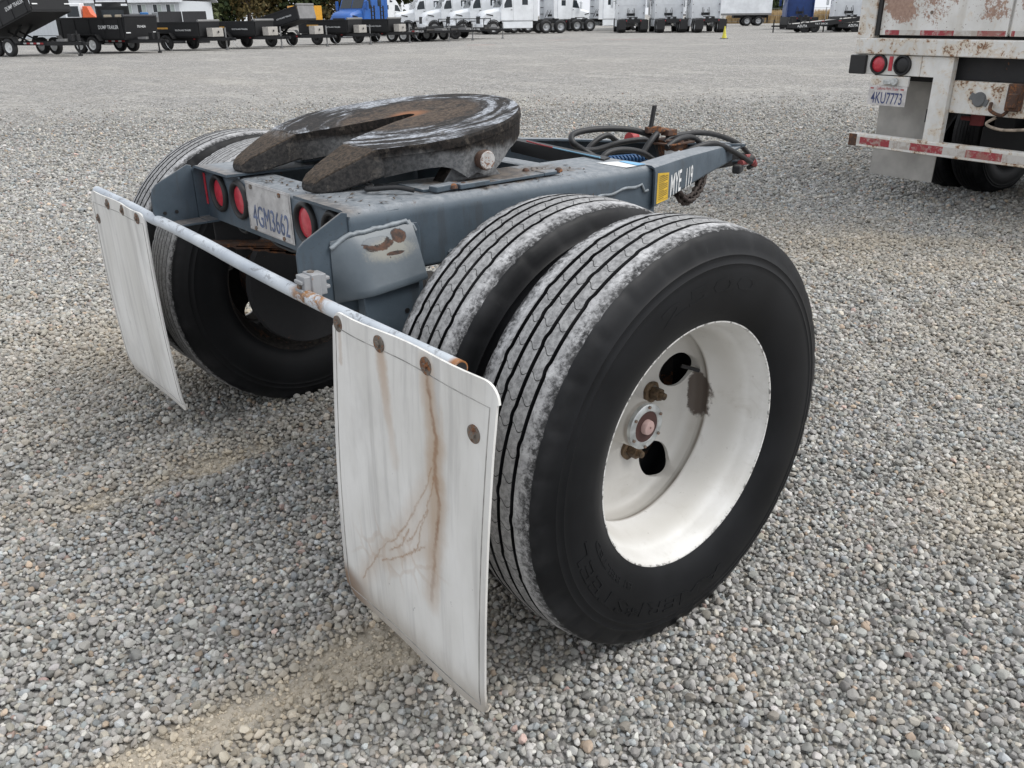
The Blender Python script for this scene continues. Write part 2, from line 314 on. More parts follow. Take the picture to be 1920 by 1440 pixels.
def m_rim():
    k = N('white_wheel_paint'); x, y, z = k.xyz(); n1 = k.noise(7, 6, 0.6); n2 = k.noise(60, 6, 0.7); r = k.mt('SQRT', k.mt('ADD', k.mt('MULTIPLY', x, x), k.mt('MULTIPLY', z, z)))
    c = k.mix(k.ramp(n1, 0.3, 0.75), (0.64, 0.63, 0.60), (0.77, 0.765, 0.75))
    well = k.mt('MULTIPLY', k.ramp(r, 0.262, 0.285), k.ramp(r, 0.285, 0.30, 1.0, 0.0)); c = k.mix(k.mt('MULTIPLY', k.mt('MULTIPLY', well, n1), 0.55), c, (0.36, 0.33, 0.28))
    dk = k.mt('MULTIPLY', k.ramp(n2, 0.66, 0.72), 0.6); c = k.mix(dk, c, (0.2, 0.17, 0.14)); c = k.mix(k.mt('MULTIPLY', k.ramp(k.noise(10, 6, 0.7, dist=0.8), 0.52, 0.72), 0.35), c, (0.42, 0.39, 0.34))
    edge = k.mt('MULTIPLY', k.ramp(r, 0.3175, 0.3195), k.ramp(n2, 0.5, 0.6)); c = k.mix(k.mt('MULTIPLY', edge, 0.8), c, (0.05, 0.045, 0.04))
    disc_shade = k.mt('MULTIPLY', k.ramp(y, 0.045, 0.060), k.ramp(r, 0.277, 0.283, 0.75, 0.0)); c = k.mix(k.mt('MULTIPLY', disc_shade, k.ramp(n1, 0.25, 0.7, 0.55, 1.0)), c, (0.44, 0.42, 0.385)); cre = k.mt('MULTIPLY', k.ramp(k.mt('ABSOLUTE', k.mt('SUBTRACT', y, 0.052)), 0.003, 0.012, 1.0, 0.0), k.ramp(n1, 0.3, 0.6, 0.3, 0.8)); c = k.mix(cre, c, (0.20, 0.17, 0.14))  # recessed disc greyed by shade put into its colour; step crease darkened too
    # grease blotch thrown from the valve stem
    a = k.mt('DIVIDE', k.mt('SUBTRACT', x, 0.274), 0.024); b = k.mt('DIVIDE', k.mt('SUBTRACT', z, 0.0), 0.080); e = k.mt('DIVIDE', k.mt('SUBTRACT', y, 0.085), 0.055)
    d = k.mt('SQRT', k.mt('ADD', k.mt('MULTIPLY', e, e), k.mt('ADD', k.mt('MULTIPLY', a, a), k.mt('MULTIPLY', b, b))))
    bl = k.ramp(k.mt('ADD', d, k.mt('ADD', k.mt('MULTIPLY', k.noise(16, 4, 0.6), 1.3), k.mt('MULTIPLY', k.noise(70, 6, 0.75), 0.7))), 1.75, 2.0, 1.0, 0.0); c = k.mix(k.mt('MULTIPLY', bl, 0.93), c, (0.055, 0.036, 0.026))
    k.bump(k.mt('ADD', k.mt('MULTIPLY', n2, 0.3), k.mt('MULTIPLY', n1, 0.4)), 0.15, 0.002)
    return k.fin(c, k.mt('ADD', 0.34, k.mt('MULTIPLY', n1, 0.2)))
def m_flap(name, streaks, seed):
    k = N(name); x, y, z = k.xyz(); n1 = k.noise(5, 6, 0.6, co=k.mapv((1, 1, 0.35), (seed, 0, 0))); n2 = k.noise(70, 6, 0.7); nv = k.noise(26, 5, 0.6, co=k.mapv((1, 1, 0.06), (seed, 3, 0)))
    c = k.mix(k.ramp(n1, 0.3, 0.75), (0.64, 0.63, 0.60), (0.80, 0.795, 0.775))
    c = k.mix(k.mt('MULTIPLY', k.ramp(nv, 0.46, 0.66), 0.42), c, (0.40, 0.39, 0.38)); c = k.mix(k.mt('MULTIPLY', k.ramp(k.noise(3.2, 5, 0.65, co=k.mapv((1, 1, .6), (seed + 2, 1, 0))), 0.5, 0.68), 0.35), c, (0.43, 0.42, 0.405))
    fd = k.ramp(k.mt('ADD', z, k.mt('MULTIPLY', n1, 0.12)), 0.14, 0.27, 0.72, 0.0); c = k.mix(fd, c, (0.40, 0.355, 0.30))
    spk = k.ramp(k.noise(24, 4, 0.7, co=k.mapv((1, 1, 1), (seed * 2, 0, 5)), dist=1.0), 0.70, 0.73); c = k.mix(k.mt('MULTIPLY', spk, 0.6), c, (0.22, 0.22, 0.23))
    if streaks:
        jy = k.mt('ADD', y, k.mt('ADD', k.mt('MULTIPLY', k.mt('SUBTRACT', k.noise(22, 4, 0.6), 0.5), 0.030), k.mt('MULTIPLY', k.mt('SUBTRACT', n2, 0.5), 0.008)))
        jz = k.mt('ADD', z, k.mt('MULTIPLY', k.mt('SUBTRACT', k.noise(19, 4, 0.6, co=k.mapv((1, 1, 1), (3, 8, 1))), 0.5), 0.030))
        def seg(a, b):
            dx, dz_ = b[0] - a[0], b[1] - a[1]; l2 = dx * dx + dz_ * dz_
            u = k.mt('SUBTRACT', jy, a[0]); v = k.mt('SUBTRACT', jz, a[1]); t = k.n('ShaderNodeClamp'); k.L(k.mt('DIVIDE', k.mt('ADD', k.mt('MULTIPLY', u, dx), k.mt('MULTIPLY', v, dz_)), l2), t.inputs[0])
            e = k.mt('SUBTRACT', u, k.mt('MULTIPLY', t.outputs[0], dx)); f = k.mt('SUBTRACT', v, k.mt('MULTIPLY', t.outputs[0], dz_))
            return k.mt('SQRT', k.mt('ADD', k.mt('MULTIPLY', e, e), k.mt('MULTIPLY', f, f)))
        def path(P):
            o = seg(P[0], P[1])
            for i in range(1, len(P) - 1): o = k.mt('MINIMUM', o, seg(P[i], P[i + 1]))
            return o
        main = path([(-1.126, .865), (-1.137, .80), (-1.155, .72), (-1.150, .645), (-1.166, .577), (-1.145, .462), (-1.12, .30)])
        br = path([(-1.155, .70), (-1.125, .607), (-1.047, .485), (-1.01, .43), (-.896, .316), (-.85, .247), (-.80, .185)])
        for P in ([(-1.155, .63), (-1.117, .533), (-1.068, .455), (-1.027, .414)], [(-1.037, .452), (-1.005, .39), (-.947, .341)], [(-.906, .29), (-.994, .35), (-1.101, .432)], [(-1.123, .536), (-1.097, .485), (-1.07, .415), (-1.042, .38)]): br = k.mt('MINIMUM', br, path(P))
        s2 = path([(-.954, .865), (-.975, .74), (-.995, .60)]); s3 = path([(-.784, .865), (-.785, .78)])
        fade = k.ramp(z, .22, .62, .25, 1.0)
        wide = k.mt('MULTIPLY', k.ramp(k.mt('ADD', main, k.mt('MULTIPLY', k.mt('SUBTRACT', nv, .5), .05)), .003, .048, 1.0, 0.0), k.ramp(z, .18, .50, .22, .62)); c = k.mix(wide, c, (.40, .27, .165))
        c = k.mix(k.mt('MULTIPLY', k.ramp(s2, .004, .026, 1.0, 0.0), k.ramp(z, .58, .85, .16, .58)), c, (.42, .27, .16)); c = k.mix(k.mt('MULTIPLY', k.ramp(s3, .003, .015, 1.0, 0.0), .35), c, (.35, .22, .13))
        c = k.mix(k.mt('MULTIPLY', k.ramp(k.mt('ADD', main, k.mt('MULTIPLY', n2, .006)), .003, .014, 1.0, 0.0), k.mt('MULTIPLY', fade, k.ramp(k.noise(12, 4, .7), .3, .6, .4, .85))), c, (.23, .115, .055))
        c = k.mix(k.mt('MULTIPLY', k.ramp(k.mt('ADD', br, k.mt('MULTIPLY', n2, .010)), .003, .0100, 1.0, 0.0), k.ramp(k.noise(14, 4, .7), .34, .6, .45, .92)), c, (.30, .165, .09)); c = k.mix(k.mt('MULTIPLY', k.ramp(br, .0, .05, 1.0, 0.0), .34), c, (.45, .33, .23)); vo = k.vor(13, 'DISTANCE_TO_EDGE', co=k.comb(k.mt('MULTIPLY', jy, 1.0), k.mt('MULTIPLY', jz, .8), 1.7)); c = k.mix(k.mt('MULTIPLY', k.mt('MULTIPLY', k.ramp(vo, .02, .07, 1.0, 0.0), k.ramp(br, .03, .13, 1.0, 0.0)), k.mt('MULTIPLY', k.mt('MULTIPLY', k.ramp(z, .20, .30), k.ramp(z, .38, .48, 1.0, 0.0)), .22)), c, (.40, .26, .16))
        bl = k.mt('MULTIPLY', k.ramp(k.mt('ADD', z, k.mt('MULTIPLY', n1, 0.10)), 0.19, 0.25, 1.0, 0.0), k.ramp(k.mt('ADD', y, k.mt('MULTIPLY', n1, 0.12)), -0.80, -0.66)); c = k.mix(k.mt('MULTIPLY', bl, 0.85), c, (0.21, 0.13, 0.08))
    k.bump(k.mt('ADD', n2, k.mt('MULTIPLY', n1, 0.5)), 0.12, 0.001)
    return k.fin(c, 0.62, spec=0.3)
def m_bar():
    k = N('scratched_white_pipe'); x, y, z = k.xyz(); n2 = k.noise(60, 6, 0.7); n3 = k.noise(14, 8, 0.75, dist=1.5); n1 = k.noise(4, 4)
    c = k.mix(k.hi(n1), (0.36, 0.40, 0.45), (0.54, 0.58, 0.62)); sc = k.mt('MULTIPLY', k.ramp(n3, 0.54, 0.60), k.ramp(k.nz(), 0.0, 0.6)); c = k.mix(k.mt('MULTIPLY', sc, 0.7), c, (0.16, 0.165, 0.18))
    rs = k.mt('MULTIPLY', k.ramp(k.mt('ABSOLUTE', k.mt('ADD', y, 0.60)), 0.05, 0.11, 1.0, 0.0), k.ramp(k.mt('ADD', n3, k.mt('MULTIPLY', n2, 0.3)), 0.55, 0.68)); c = k.mix(rs, c, k.mix(k.hi(n2), (0.12, 0.055, 0.025), (0.34, 0.17, 0.06)))
    rs = k.mt('MULTIPLY', k.ramp(y, -1.19, -1.17, 1.0, 0.0), k.ramp(k.mt('ADD', n3, k.mt('MULTIPLY', n2, 0.3)), 0.5, 0.62)); c = k.mix(rs, c, (0.30, 0.13, 0.045))
    k.bump(n2, 0.1, 0.001); return k.fin(c, 0.42)
def m_plate():
    k = N('licence_plate_white'); n1 = k.noise(14, 6, 0.65); n2 = k.noise(60, 5); c = k.mix(k.ramp(n1, 0.35, 0.7), (0.36, 0.35, 0.345), (0.55, 0.54, 0.53)); c = k.mix(k.mt('MULTIPLY', k.ramp(n2, 0.6, 0.7), 0.5), c, (0.2, 0.19, 0.18)); return k.fin(c, 0.45)
def m_lens():
    k = N('red_lens'); n1 = k.noise(50, 4); k.b.inputs['Coat Weight'].default_value = 0.4; return k.fin(k.mix(k.hi(n1), (0.42, 0.012, 0.03), (0.52, 0.03, 0.05)), 0.35)
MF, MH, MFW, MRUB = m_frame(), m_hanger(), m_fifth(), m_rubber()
MTR, MTR2 = m_tread('worn_tread_shoulder_ribs', 0.072, True), m_tread('worn_tread_straight_ribs', 0.082, False)
MRIM, MFLR, MFLL = m_rim(), m_flap('white_flap_rust_streaked', True, 0.0), m_flap('white_flap_scuffed', False, 4.7)
MRIMD = painted('rusty_dark_rim', (0.014, 0.012, 0.011), 0.8, rust=0.45, chip=0.56, scale=7)
MBAR, MPL, MLENS = m_bar(), m_plate(), m_lens()
MBLK = simple('black_rubber', (0.013, 0.013, 0.014), 0.55)
MHOSE = simple('black_hose', (0.016, 0.0165, 0.018), 0.5, var=0.3, scale=30)
MBRN = painted('rusty_brown_steel', (0.075, 0.042, 0.03), 0.75, rust=0.8, chip=0.5, scale=9)
MDRK = painted('dark_dirty_steel', (0.022, 0.022, 0.024), 0.65, rust=0.5, dirt=0.3, scale=5)
MBOLT = painted('rusty_washer', (0.15, 0.13, 0.11), 0.6, rust=0.9, chip=0.5, scale=20)
MNUT = simple('bronze_nut', (0.11, 0.075, 0.045), 0.5, 0.4, 0.5, 60)
MALU = simple('scuffed_aluminium', (0.50, 0.52, 0.52), 0.38, 0.6, 0.2, 40)
MPINK = simple('faded_pink_plug', (0.42, 0.29, 0.27), 0.6, 0, 0.12, 40)
MOXB = simple('oxide_brown', (0.055, 0.022, 0.018), 0.6)
MYEL = simple('yellow_decal', (0.62, 0.40, 0.03), 0.5)
MINK = simple('navy_ink', (0.05, 0.065, 0.16), 0.5)
MINK2 = simple('worn_plate_ink', (0.10, 0.13, 0.22), 0.5, var=0.45, scale=70)
MWHT = simple('white_paint', (0.72, 0.73, 0.73), 0.5, var=0.08, scale=30)
MBLUE = simple('blue_plastic', (0.025, 0.085, 0.20), 0.5)
MRED = simple('red_paint', (0.36, 0.03, 0.035), 0.5, var=0.2, scale=30)
MGLH = painted('worn_red_fitting', (0.24, 0.05, 0.05), 0.6, rust=0.6, scale=20)
MWELD = simple('painted_weld', (0.20, 0.225, 0.245), 0.45, var=0.2, scale=50)
MCLMP = painted('galvanised_clamp', (0.30, 0.31, 0.325), 0.55, rust=0.7, chip=0.60, scale=16)

# ---------------------------------------------------------------- ground and gravel
def sinfield(seed, scale, n=9):
    g = np.random.default_rng(seed); a = g.uniform(0, 2 * PI, n); k = scale * g.uniform(0.6, 1.7, n); p = g.uniform(0, 2 * PI, n)
    def f(x, y):
        o = 0
        for i in range(n): o = o + np.sin((x * np.cos(a[i]) + y * np.sin(a[i])) * k[i] + p[i])
        return o / math.sqrt(n / 2.0)
    return f
F1, F2, F3, F4 = sinfield(1, 2.1), sinfield(2, 7.0), sinfield(3, 19.0), sinfield(4, 0.45)
def sstep(a, b, t):
    q = np.clip((t - a) / (b - a), 0, 1); return q * q * (3 - 2 * q)
RUTS = [(-1.19, .12, .010), (-.855, .13, .016), (.855, .12, .012), (1.19, .12, .010), (0.45, .10, .013), (0.12, .10, .008)]
def height(x, y):
    h = 0.004 * F1(x, y) + 0.0032 * F2(x, y)
    beh = sstep(0.25, -0.35, x); yy = y - 0.05 * x
    for y0, wd, dp in RUTS:
        q = (yy - y0) / wd
        h = h - beh * dp * np.exp(-q * q * 2) + beh * dp * 0.75 * (np.exp(-((q - 1.25) * 2.4) ** 2) + np.exp(-((q + 1.25) * 2.4) ** 2))
    for px, py, an, ln, wd, dp in [(2.35, -.35, .75, 1.1, .09, .016), (2.62, -.62, .75, 1.0, .08, .014), (-1.4, 1.1, .05, 1.4, .14, .015), (-.9, 2.6, -.2, 1.6, .16, .012), (3.6, 2.6, .6, 1.5, .15, .012)]:
        u = (x - px) * math.cos(an) + (y - py) * math.sin(an); v = -(x - px) * math.sin(an) + (y - py) * math.cos(an)
        h = h + dp * np.exp(-(u / ln) ** 4) * (np.exp(-(v / wd) ** 2) - 0.8 * np.exp(-((v + 1.8 * wd) / wd) ** 2))
    for wy in (-1.19, -.855, .855, 1.19):                    # stones squeezed up round the tyres
        q = ((x / .26) ** 4 + ((y - wy) / .16) ** 4); h = h + 0.012 * np.exp(-(q - 1) ** 2 * 1.2) * (q > 0.6)
    d = np.hypot(x + 1.5, y + 2.4)
    return h * sstep(30, 12, d) - 0.016
def sandy(x, y):
    n = 0.62 * F2(x, y) + 0.45 * F3(x, y)
    a = np.exp(-((y + .85 + .02 * x) / .066) ** 2) * sstep(-1.7, -1.2, x) * sstep(-.42, -.58, x) * 1.0
    b = 0.75 * np.exp(-(((x + .62) / .16) ** 2 + ((y + .86) / .08) ** 2))
    c = 0.42 * np.exp(-((y - .47 - .05 * x) / .07) ** 2) * sstep(-1.3, -.7, x) * sstep(-.1, -.4, x)
    return np.clip((np.maximum(np.maximum(a, b), c) * 1.25 + n * 0.30 - 0.34) * 1.9, 0, 1) * (np.maximum(np.maximum(a, b), c) > 0.1)
def dusty(x, y):
    n = 0.3 * F1(x, y) + 0.15 * F2(x, y)
    a = np.exp(-(((x - 4.5) / .9) ** 2 + ((y - .15) / .6) ** 2)) + 0.8 * np.exp(-(((x - 1.25) / .35) ** 2 + ((y + 1.62) / .22) ** 2)) + .6 * np.exp(-(((x + .6) / .6) ** 2 + ((y - .5) / .13) ** 2)) + .7 * np.exp(-(((x + .95) / .5) ** 2 + ((y + .85) / .15) ** 2))
    a = a + .35 * np.exp(-(((x + 1.2) / 1.6) ** 2 + ((y - 2.0) / 1.4) ** 2)) + .45 * np.exp(-(((x - 3.2) / 1.2) ** 2 + ((y + .9) / .5) ** 2))
    return np.clip(a * (1 + n) + 0.22 * sstep(0.4, 1.4, F1(x, y) + 0.5 * F4(x, y)), 0, 1)
def m_ground():
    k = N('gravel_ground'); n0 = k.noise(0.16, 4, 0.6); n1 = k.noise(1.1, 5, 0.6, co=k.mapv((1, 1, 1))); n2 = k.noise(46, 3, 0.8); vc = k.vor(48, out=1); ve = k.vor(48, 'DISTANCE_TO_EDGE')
    g = k.xyz(vc)[0]
    c = k.mix(k.ramp(g, 0.05, 0.95), (0.11, 0.108, 0.105), (0.60, 0.59, 0.565))
    c = k.mix(k.mt('MULTIPLY', k.ramp(k.xyz(vc)[1], 0.8, 0.9), 0.6), c, (0.36, 0.28, 0.20))
    c = k.mix(k.ramp(ve, 0.02, 0.10, 0.7, 0.0), c, (0.06, 0.058, 0.055))  # gaps between stones darkened, their shade put into the colour
    c = k.mix(k.mt('MULTIPLY', k.ramp(n0, 0.45, 0.68), 0.32), c, (0.48, 0.455, 0.41)); c = k.mix(k.mt('MULTIPLY', k.ramp(n1, 0.52, 0.75), 0.28), c, (0.50, 0.48, 0.445))
    n5 = k.noise(7, 5, 0.75); n6 = k.noise(0.9, 6, 0.7, co=k.mapv((1, .35, 1))); c = k.mix(k.ramp(n5, 0.40, 0.62, 0.0, 0.5), c, (0.13, 0.127, 0.122)); n7 = k.noise(2.3, 4, 0.8); c = k.mix(k.ramp(n7, 0.46, 0.6, 0.0, 0.34), c, (0.12, 0.118, 0.113)); n8 = k.noise(17, 3, 0.8); c = k.mix(k.ramp(n8, 0.5, 0.62, 0.0, 0.4), c, (0.62, 0.60, 0.57)); c = k.mix(k.ramp(n6, 0.5, 0.66, 0.0, 0.28), c, (0.50, 0.48, 0.435))
    at = k.n('ShaderNodeAttribute'); at.attribute_name = 'sand'
    c = k.mix(at.outputs['Fac'], c, k.mix(k.hi(n2), (0.34, 0.295, 0.23), (0.48, 0.425, 0.345)))
    k.bump(k.mt('ADD', k.mt('MULTIPLY', k.mt('MULTIPLY', ve, k.mt('SUBTRACT', 1.0, at.outputs['Fac'])), 2.0), k.mt('MULTIPLY', n2, 0.4)), 0.8, 0.008)
    return k.fin(c, 0.9, spec=0.2)
def axis(lo, hi, step, far, m):
    c = np.arange(lo, hi + 1e-6, step); t = np.linspace(0, 1, m + 1)[1:] ** 2.6
    return np.concatenate([(lo - t * far)[::-1], c, hi + t * far])
gx, gy = axis(-3.2, 9.0, 0.055, 700, 26), axis(-4.2, 8.0, 0.055, 700, 26)
GX, GY = np.meshgrid(gx, gy, indexing='ij'); GZ = height(GX, GY)
nx, ny = len(gx), len(gy)
me = bpy.data.meshes.new('ground'); idx = np.arange(nx * ny).reshape(nx, ny)
fc = np.stack([idx[:-1, :-1], idx[1:, :-1], idx[1:, 1:], idx[:-1, 1:]], -1).reshape(-1, 4)
me.from_pydata(np.stack([GX, GY, GZ], -1).reshape(-1, 3).tolist(), [], fc.tolist())
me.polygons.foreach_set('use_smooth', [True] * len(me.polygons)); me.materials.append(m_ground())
a = me.attributes.new('sand', 'FLOAT', 'POINT'); a.data.foreach_set('value', np.clip(sandy(GX, GY) + 0.25 * dusty(GX, GY), 0, 1).ravel().astype(np.float32))
ground = put('ground', me); tag(ground, 'wide grey crushed gravel yard reaching to the parked trucks', 'ground', kind='structure')

def stone(seed):
    g = np.random.default_rng(seed); bm = bmesh.new(); bmesh.ops.create_icosphere(bm, subdivisions=3, radius=1.0)
    P = np.array([v.co[:] for v in bm.verts])
    for _ in range(13):
        n = g.normal(size=3); n /= np.linalg.norm(n); d = g.uniform(0.56, 0.9); s = P @ n; o = np.maximum(s - d, 0); P -= np.outer(o * 0.93, n)
    P *= np.array([1.0, g.uniform(.68, .95), g.uniform(.5, .78)]); P += 0.018 * g.normal(size=P.shape) * 0.4
    for v, q in zip(bm.verts, P): v.co = q
    me = bpy.data.meshes.new('stone'); bm.to_mesh(me); bm.free()
    me.polygons.foreach_set('use_smooth', [True] * len(me.polygons)); me.set_sharp_from_angle(angle=R(28)); return me
def m_stone():
    k = N('gravel_stone'); at = k.n('ShaderNodeAttribute'); at.attribute_type = 'INSTANCER'; at.attribute_name = 'scol'
    n1 = k.noise(2.2, 6, 0.7); n2 = k.noise(9, 5, 0.7)
    hsv = k.n('ShaderNodeHueSaturation'); k.L(at.outputs['Color'], hsv.inputs['Color']); k.L(k.mt('ADD', 0.72, k.mt('ADD', k.mt('MULTIPLY', n1, 0.36), k.mt('MULTIPLY', n2, 0.22))), hsv.inputs['Value'])
    k.bump(k.mt('ADD', n1, n2), 0.25, 0.08); return k.fin(hsv.outputs[0], 0.82, spec=0.25)
MST = m_stone()
scol = bpy.data.collections.new('stone_kinds')
for i in range(10):
    sm = stone(100 + i); sm.materials.append(MST); scol.objects.link(bpy.data.objects.new('stone_kind', sm))
def scatter():
    g = np.random.default_rng(5); yaw = 0.8721; out = []
    for d0, d1, sp, size in [(0.0, 4.4, .0136, .0093), (4.4, 8.0, .0165, .0112), (8.0, 25.0, .0215, .0148)]:
        ext = d1 + 1
        # grid in the heading frame, cropped to a wedge wider than the view
        u = np.arange(-1.0 if d0 == 0 else 0.4 * d0, ext, sp); v = np.arange(-0.85 * d1 - 1.2, 0.85 * d1 + 1.2, sp)
        U, V = np.meshgrid(u, v); U = U.ravel(); V = V.ravel(); dist = np.hypot(U, V) 
        k = (dist >= d0) & (dist < d1) & (np.abs(V) < 0.72 * np.maximum(U, 0) + 1.15)
        U, V = U[k] + g.uniform(-.5, .5, k.sum()) * sp, V[k] + g.uniform(-.5, .5, k.sum()) * sp
        X = CAM[0] + U * math.cos(yaw) - V * math.sin(yaw); Y = CAM[1] + U * math.sin(yaw) + V * math.cos(yaw)
        s = size * np.clip(g.lognormal(0, 0.25, len(X)), 0.6, 1.8)
        big = g.random(len(X)) < (0.006 if d0 < 9 else 0); s[big] = size * g.uniform(1.7, 2.15, big.sum())
        sd = sandy(X, Y) * (d0 < 9); keep = g.random(len(X)) > np.maximum(sd * 0.80, 1 - (1 - sstep(8.0, 25.0, np.hypot(X - CAM[0], Y - CAM[1]))) ** 4)
        s = s * (1 - 0.35 * sd * g.random(len(X)))
        Z = height(X, Y) + s * g.uniform(0.05, 1.15, len(X)) + (big * 0.1 * s)
        out.append((X[keep], Y[keep], Z[keep], s[keep]))
    gx_, gy_ = g.uniform(-1.6, -.1, 42000), g.uniform(-1.15, .75, 42000); kk = (g.random(42000) < sandy(gx_, gy_) * 1.2); gx_, gy_ = gx_[kk], gy_[kk]
    gs_ = np.where(g.random(len(gx_)) < .25, g.uniform(.005, .0085, len(gx_)), g.uniform(.0016, .0045, len(gx_))); out.append((gx_, gy_, height(gx_, gy_) + gs_ * .2, gs_))
    X, Y, Z, S = [np.concatenate([o[i] for o in out]) for i in range(4)]
    # nothing pokes through the tyres
    n = len(X); t = g.random(n)
    val = np.clip(0.36 * np.exp(g.normal(0, 0.255, n)), 0.12, 0.62)
    tint = np.ones((n, 3)) * np.array([1.0, 0.985, 0.94])
    w = t < .16; tint[w] = [1.06, .985, .87]; w = (t > .16) & (t < .27); tint[w] = [.91, .965, .985]; w = (t > .27) & (t < .288); tint[w] = [1.18, .95, .74]; w = (t > .288) & (t < .296); tint[w] = [1.12, .84, .75]
    tint = tint * (1 + g.normal(0, .010, (n, 3)))
    ds = np.clip(dusty(X, Y) + sandy(X, Y), 0, 1)[:, None]
    C = val[:, None] * tint; C = C * np.array([1.0, 0.995, 0.985]) * (1 - 0.72 * ds) + 0.72 * ds * np.array([.50, .43, .325]) * (0.6 + 0.8 * g.random((n, 1)))
    rot = np.stack([g.normal(0, .38, n), g.normal(0, .38, n), g.uniform(0, 2 * PI, n)], 1)
    return X, Y, Z, S, C, rot, g.integers(0, 10, n)
X, Y, Z, S, C, ROT, IDX = scatter(); n = len(X)
me = bpy.data.meshes.new('gravel'); me.vertices.add(n); me.vertices.foreach_set('co', np.stack([X, Y, Z], 1).astype(np.float32).ravel())
def attr(nm, ty, val, f): a = me.attributes.new(nm, ty, 'POINT'); a.data.foreach_set(f, np.ascontiguousarray(val).ravel())
attr('srot', 'FLOAT_VECTOR', ROT.astype(np.float32), 'vector'); attr('sscl', 'FLOAT', S.astype(np.float32), 'value'); attr('sidx', 'INT', IDX.astype(np.int32), 'value')
attr('scol', 'FLOAT_COLOR', np.concatenate([C, np.ones((n, 1))], 1).astype(np.float32), 'color')
me.materials.append(MST); me.update()
gravel = put('gravel', me); tag(gravel, 'loose grey and tan gravel stones covering the yard', 'gravel', kind='stuff')
ng = bpy.data.node_groups.new('gravel_instances', 'GeometryNodeTree')
ng.interface.new_socket('Geometry', in_out='INPUT', socket_type='NodeSocketGeometry'); ng.interface.new_socket('Geometry', in_out='OUTPUT', socket_type='NodeSocketGeometry')
gi, go = ng.nodes.new('NodeGroupInput'), ng.nodes.new('NodeGroupOutput'); ip = ng.nodes.new('GeometryNodeInstanceOnPoints'); ci = ng.nodes.new('GeometryNodeCollectionInfo')
ci.inputs[0].default_value = scol; ci.inputs[1].default_value = True; ci.inputs[2].default_value = True
def named(nm, ty): q = ng.nodes.new('GeometryNodeInputNamedAttribute'); q.data_type = ty; q.inputs[0].default_value = nm; return q.outputs[0]
ng.links.new(gi.outputs[0], ip.inputs['Points']); ng.links.new(ci.outputs[0], ip.inputs['Instance']); ip.inputs['Pick Instance'].default_value = True
ng.links.new(named('sidx', 'INT'), ip.inputs['Instance Index']); ng.links.new(named('srot', 'FLOAT_VECTOR'), ip.inputs['Rotation']); ng.links.new(named('sscl', 'FLOAT'), ip.inputs['Scale'])
ng.links.new(ip.outputs[0], go.inputs[0]); gravel.modifiers.new('stones', 'NODES').node_group = ng
print('stones', n)

# ================================================================ the converter dolly
dolly = empty('converter_dolly'); tag(dolly, 'grey blue single-axle converter dolly with greasy coupling plate and white mudflaps', 'dolly')
WH = 0.5303
# ---- tyres
def tyre_mesh(name, treadmat, wavy):
    half, crown = 0.112, 0.552
    gc = [-0.066, -0.026, 0.018, 0.058] if wavy else [-0.075, -0.043, -0.014, 0.014, 0.043, 0.075]
    gw, gd = (0.0112, 0.017) if wavy else (0.0042, 0.012)
    def crn(y): return crown - 0.9 * y * y
    P = [(-0.105, .317, 0), (-0.117, .322, 0), (-0.126, .336, 0), (-0.1335, .352, 0), (-0.141, .375, 0), (-0.1455, .405, 0), (-0.146, .43, 0), (-0.1445, .452, 0), (-0.1425, .462, 0), (-0.1437, .466, 0), (-0.1405, .472, 0), (-0.1385, .482, 0), (-0.1395, .486, 0), (-0.1355, .491, 0), (-0.1315, .503, 0), (-0.1265, .517, 0), (-0.122, .527, 0), (-0.117, .5345, 0), (-half, .5385, 1)]
    tr = [(-0.105, crn(-.105), 1)]
    for i, c in enumerate(gc):
        w = gw / 2
        tr += [(c - w, crn(c) - .0004, 1, i), (c - w * 0.7, crn(c) - gd, 2, i), (c + w * 0.7, crn(c) - gd, 2, i), (c + w, crn(c) - .0004, 1, i)]
        if i < len(gc) - 1: m = (gc[i + 1] + c) / 2; tr.append((m, crn(m), 1))
    tr.append((0.105, crn(.105), 1))
    prof = P + tr + [(-a, r, t) for a, r, t in reversed(P)]
    n = 300; V = []; m = len(prof)
    for i in range(n):
        t = 2 * PI * i / n; c, s = math.cos(t), math.sin(t); ph = i % 12
        for q in prof:
            a, r = q[0], q[1]
            if len(q) == 4:
                gi_ = q[3]
                if wavy: a += 0.0030 * (1 if (i + 5 * gi_) % 15 < 2 else -0.15)
                else: a += 0.0012 * math.sin(i * 2 * PI / 6 + gi_)
            elif q[2] == 1 and abs(a) > 0.1:
                r -= 0.0028 if (i % 6 == 0) else 0.0
            elif 0.50 < r < 0.537 and wavy and abs(a) > 0.11: a -= math.copysign(0.0022 if i % 10 < 2 else 0, a)
            V.append((r * c, a, r * s))
    b = MB(); F = []; M = []
    for i in range(n):
        j = (i + 1) % n
        for k in range(m - 1):
            F.append((i * m + k, j * m + k, j * m + k + 1, i * m + k + 1)); M.append(1 if prof[k][2] == 1 and prof[k + 1][2] == 1 else 0)
    b.v, b.f, b.m = V, F, M
    return b.mesh(name, [MRUB, treadmat], 32)
TY1, TY2 = tyre_mesh('tyre', MTR, True), tyre_mesh('tyre', MTR2, False)
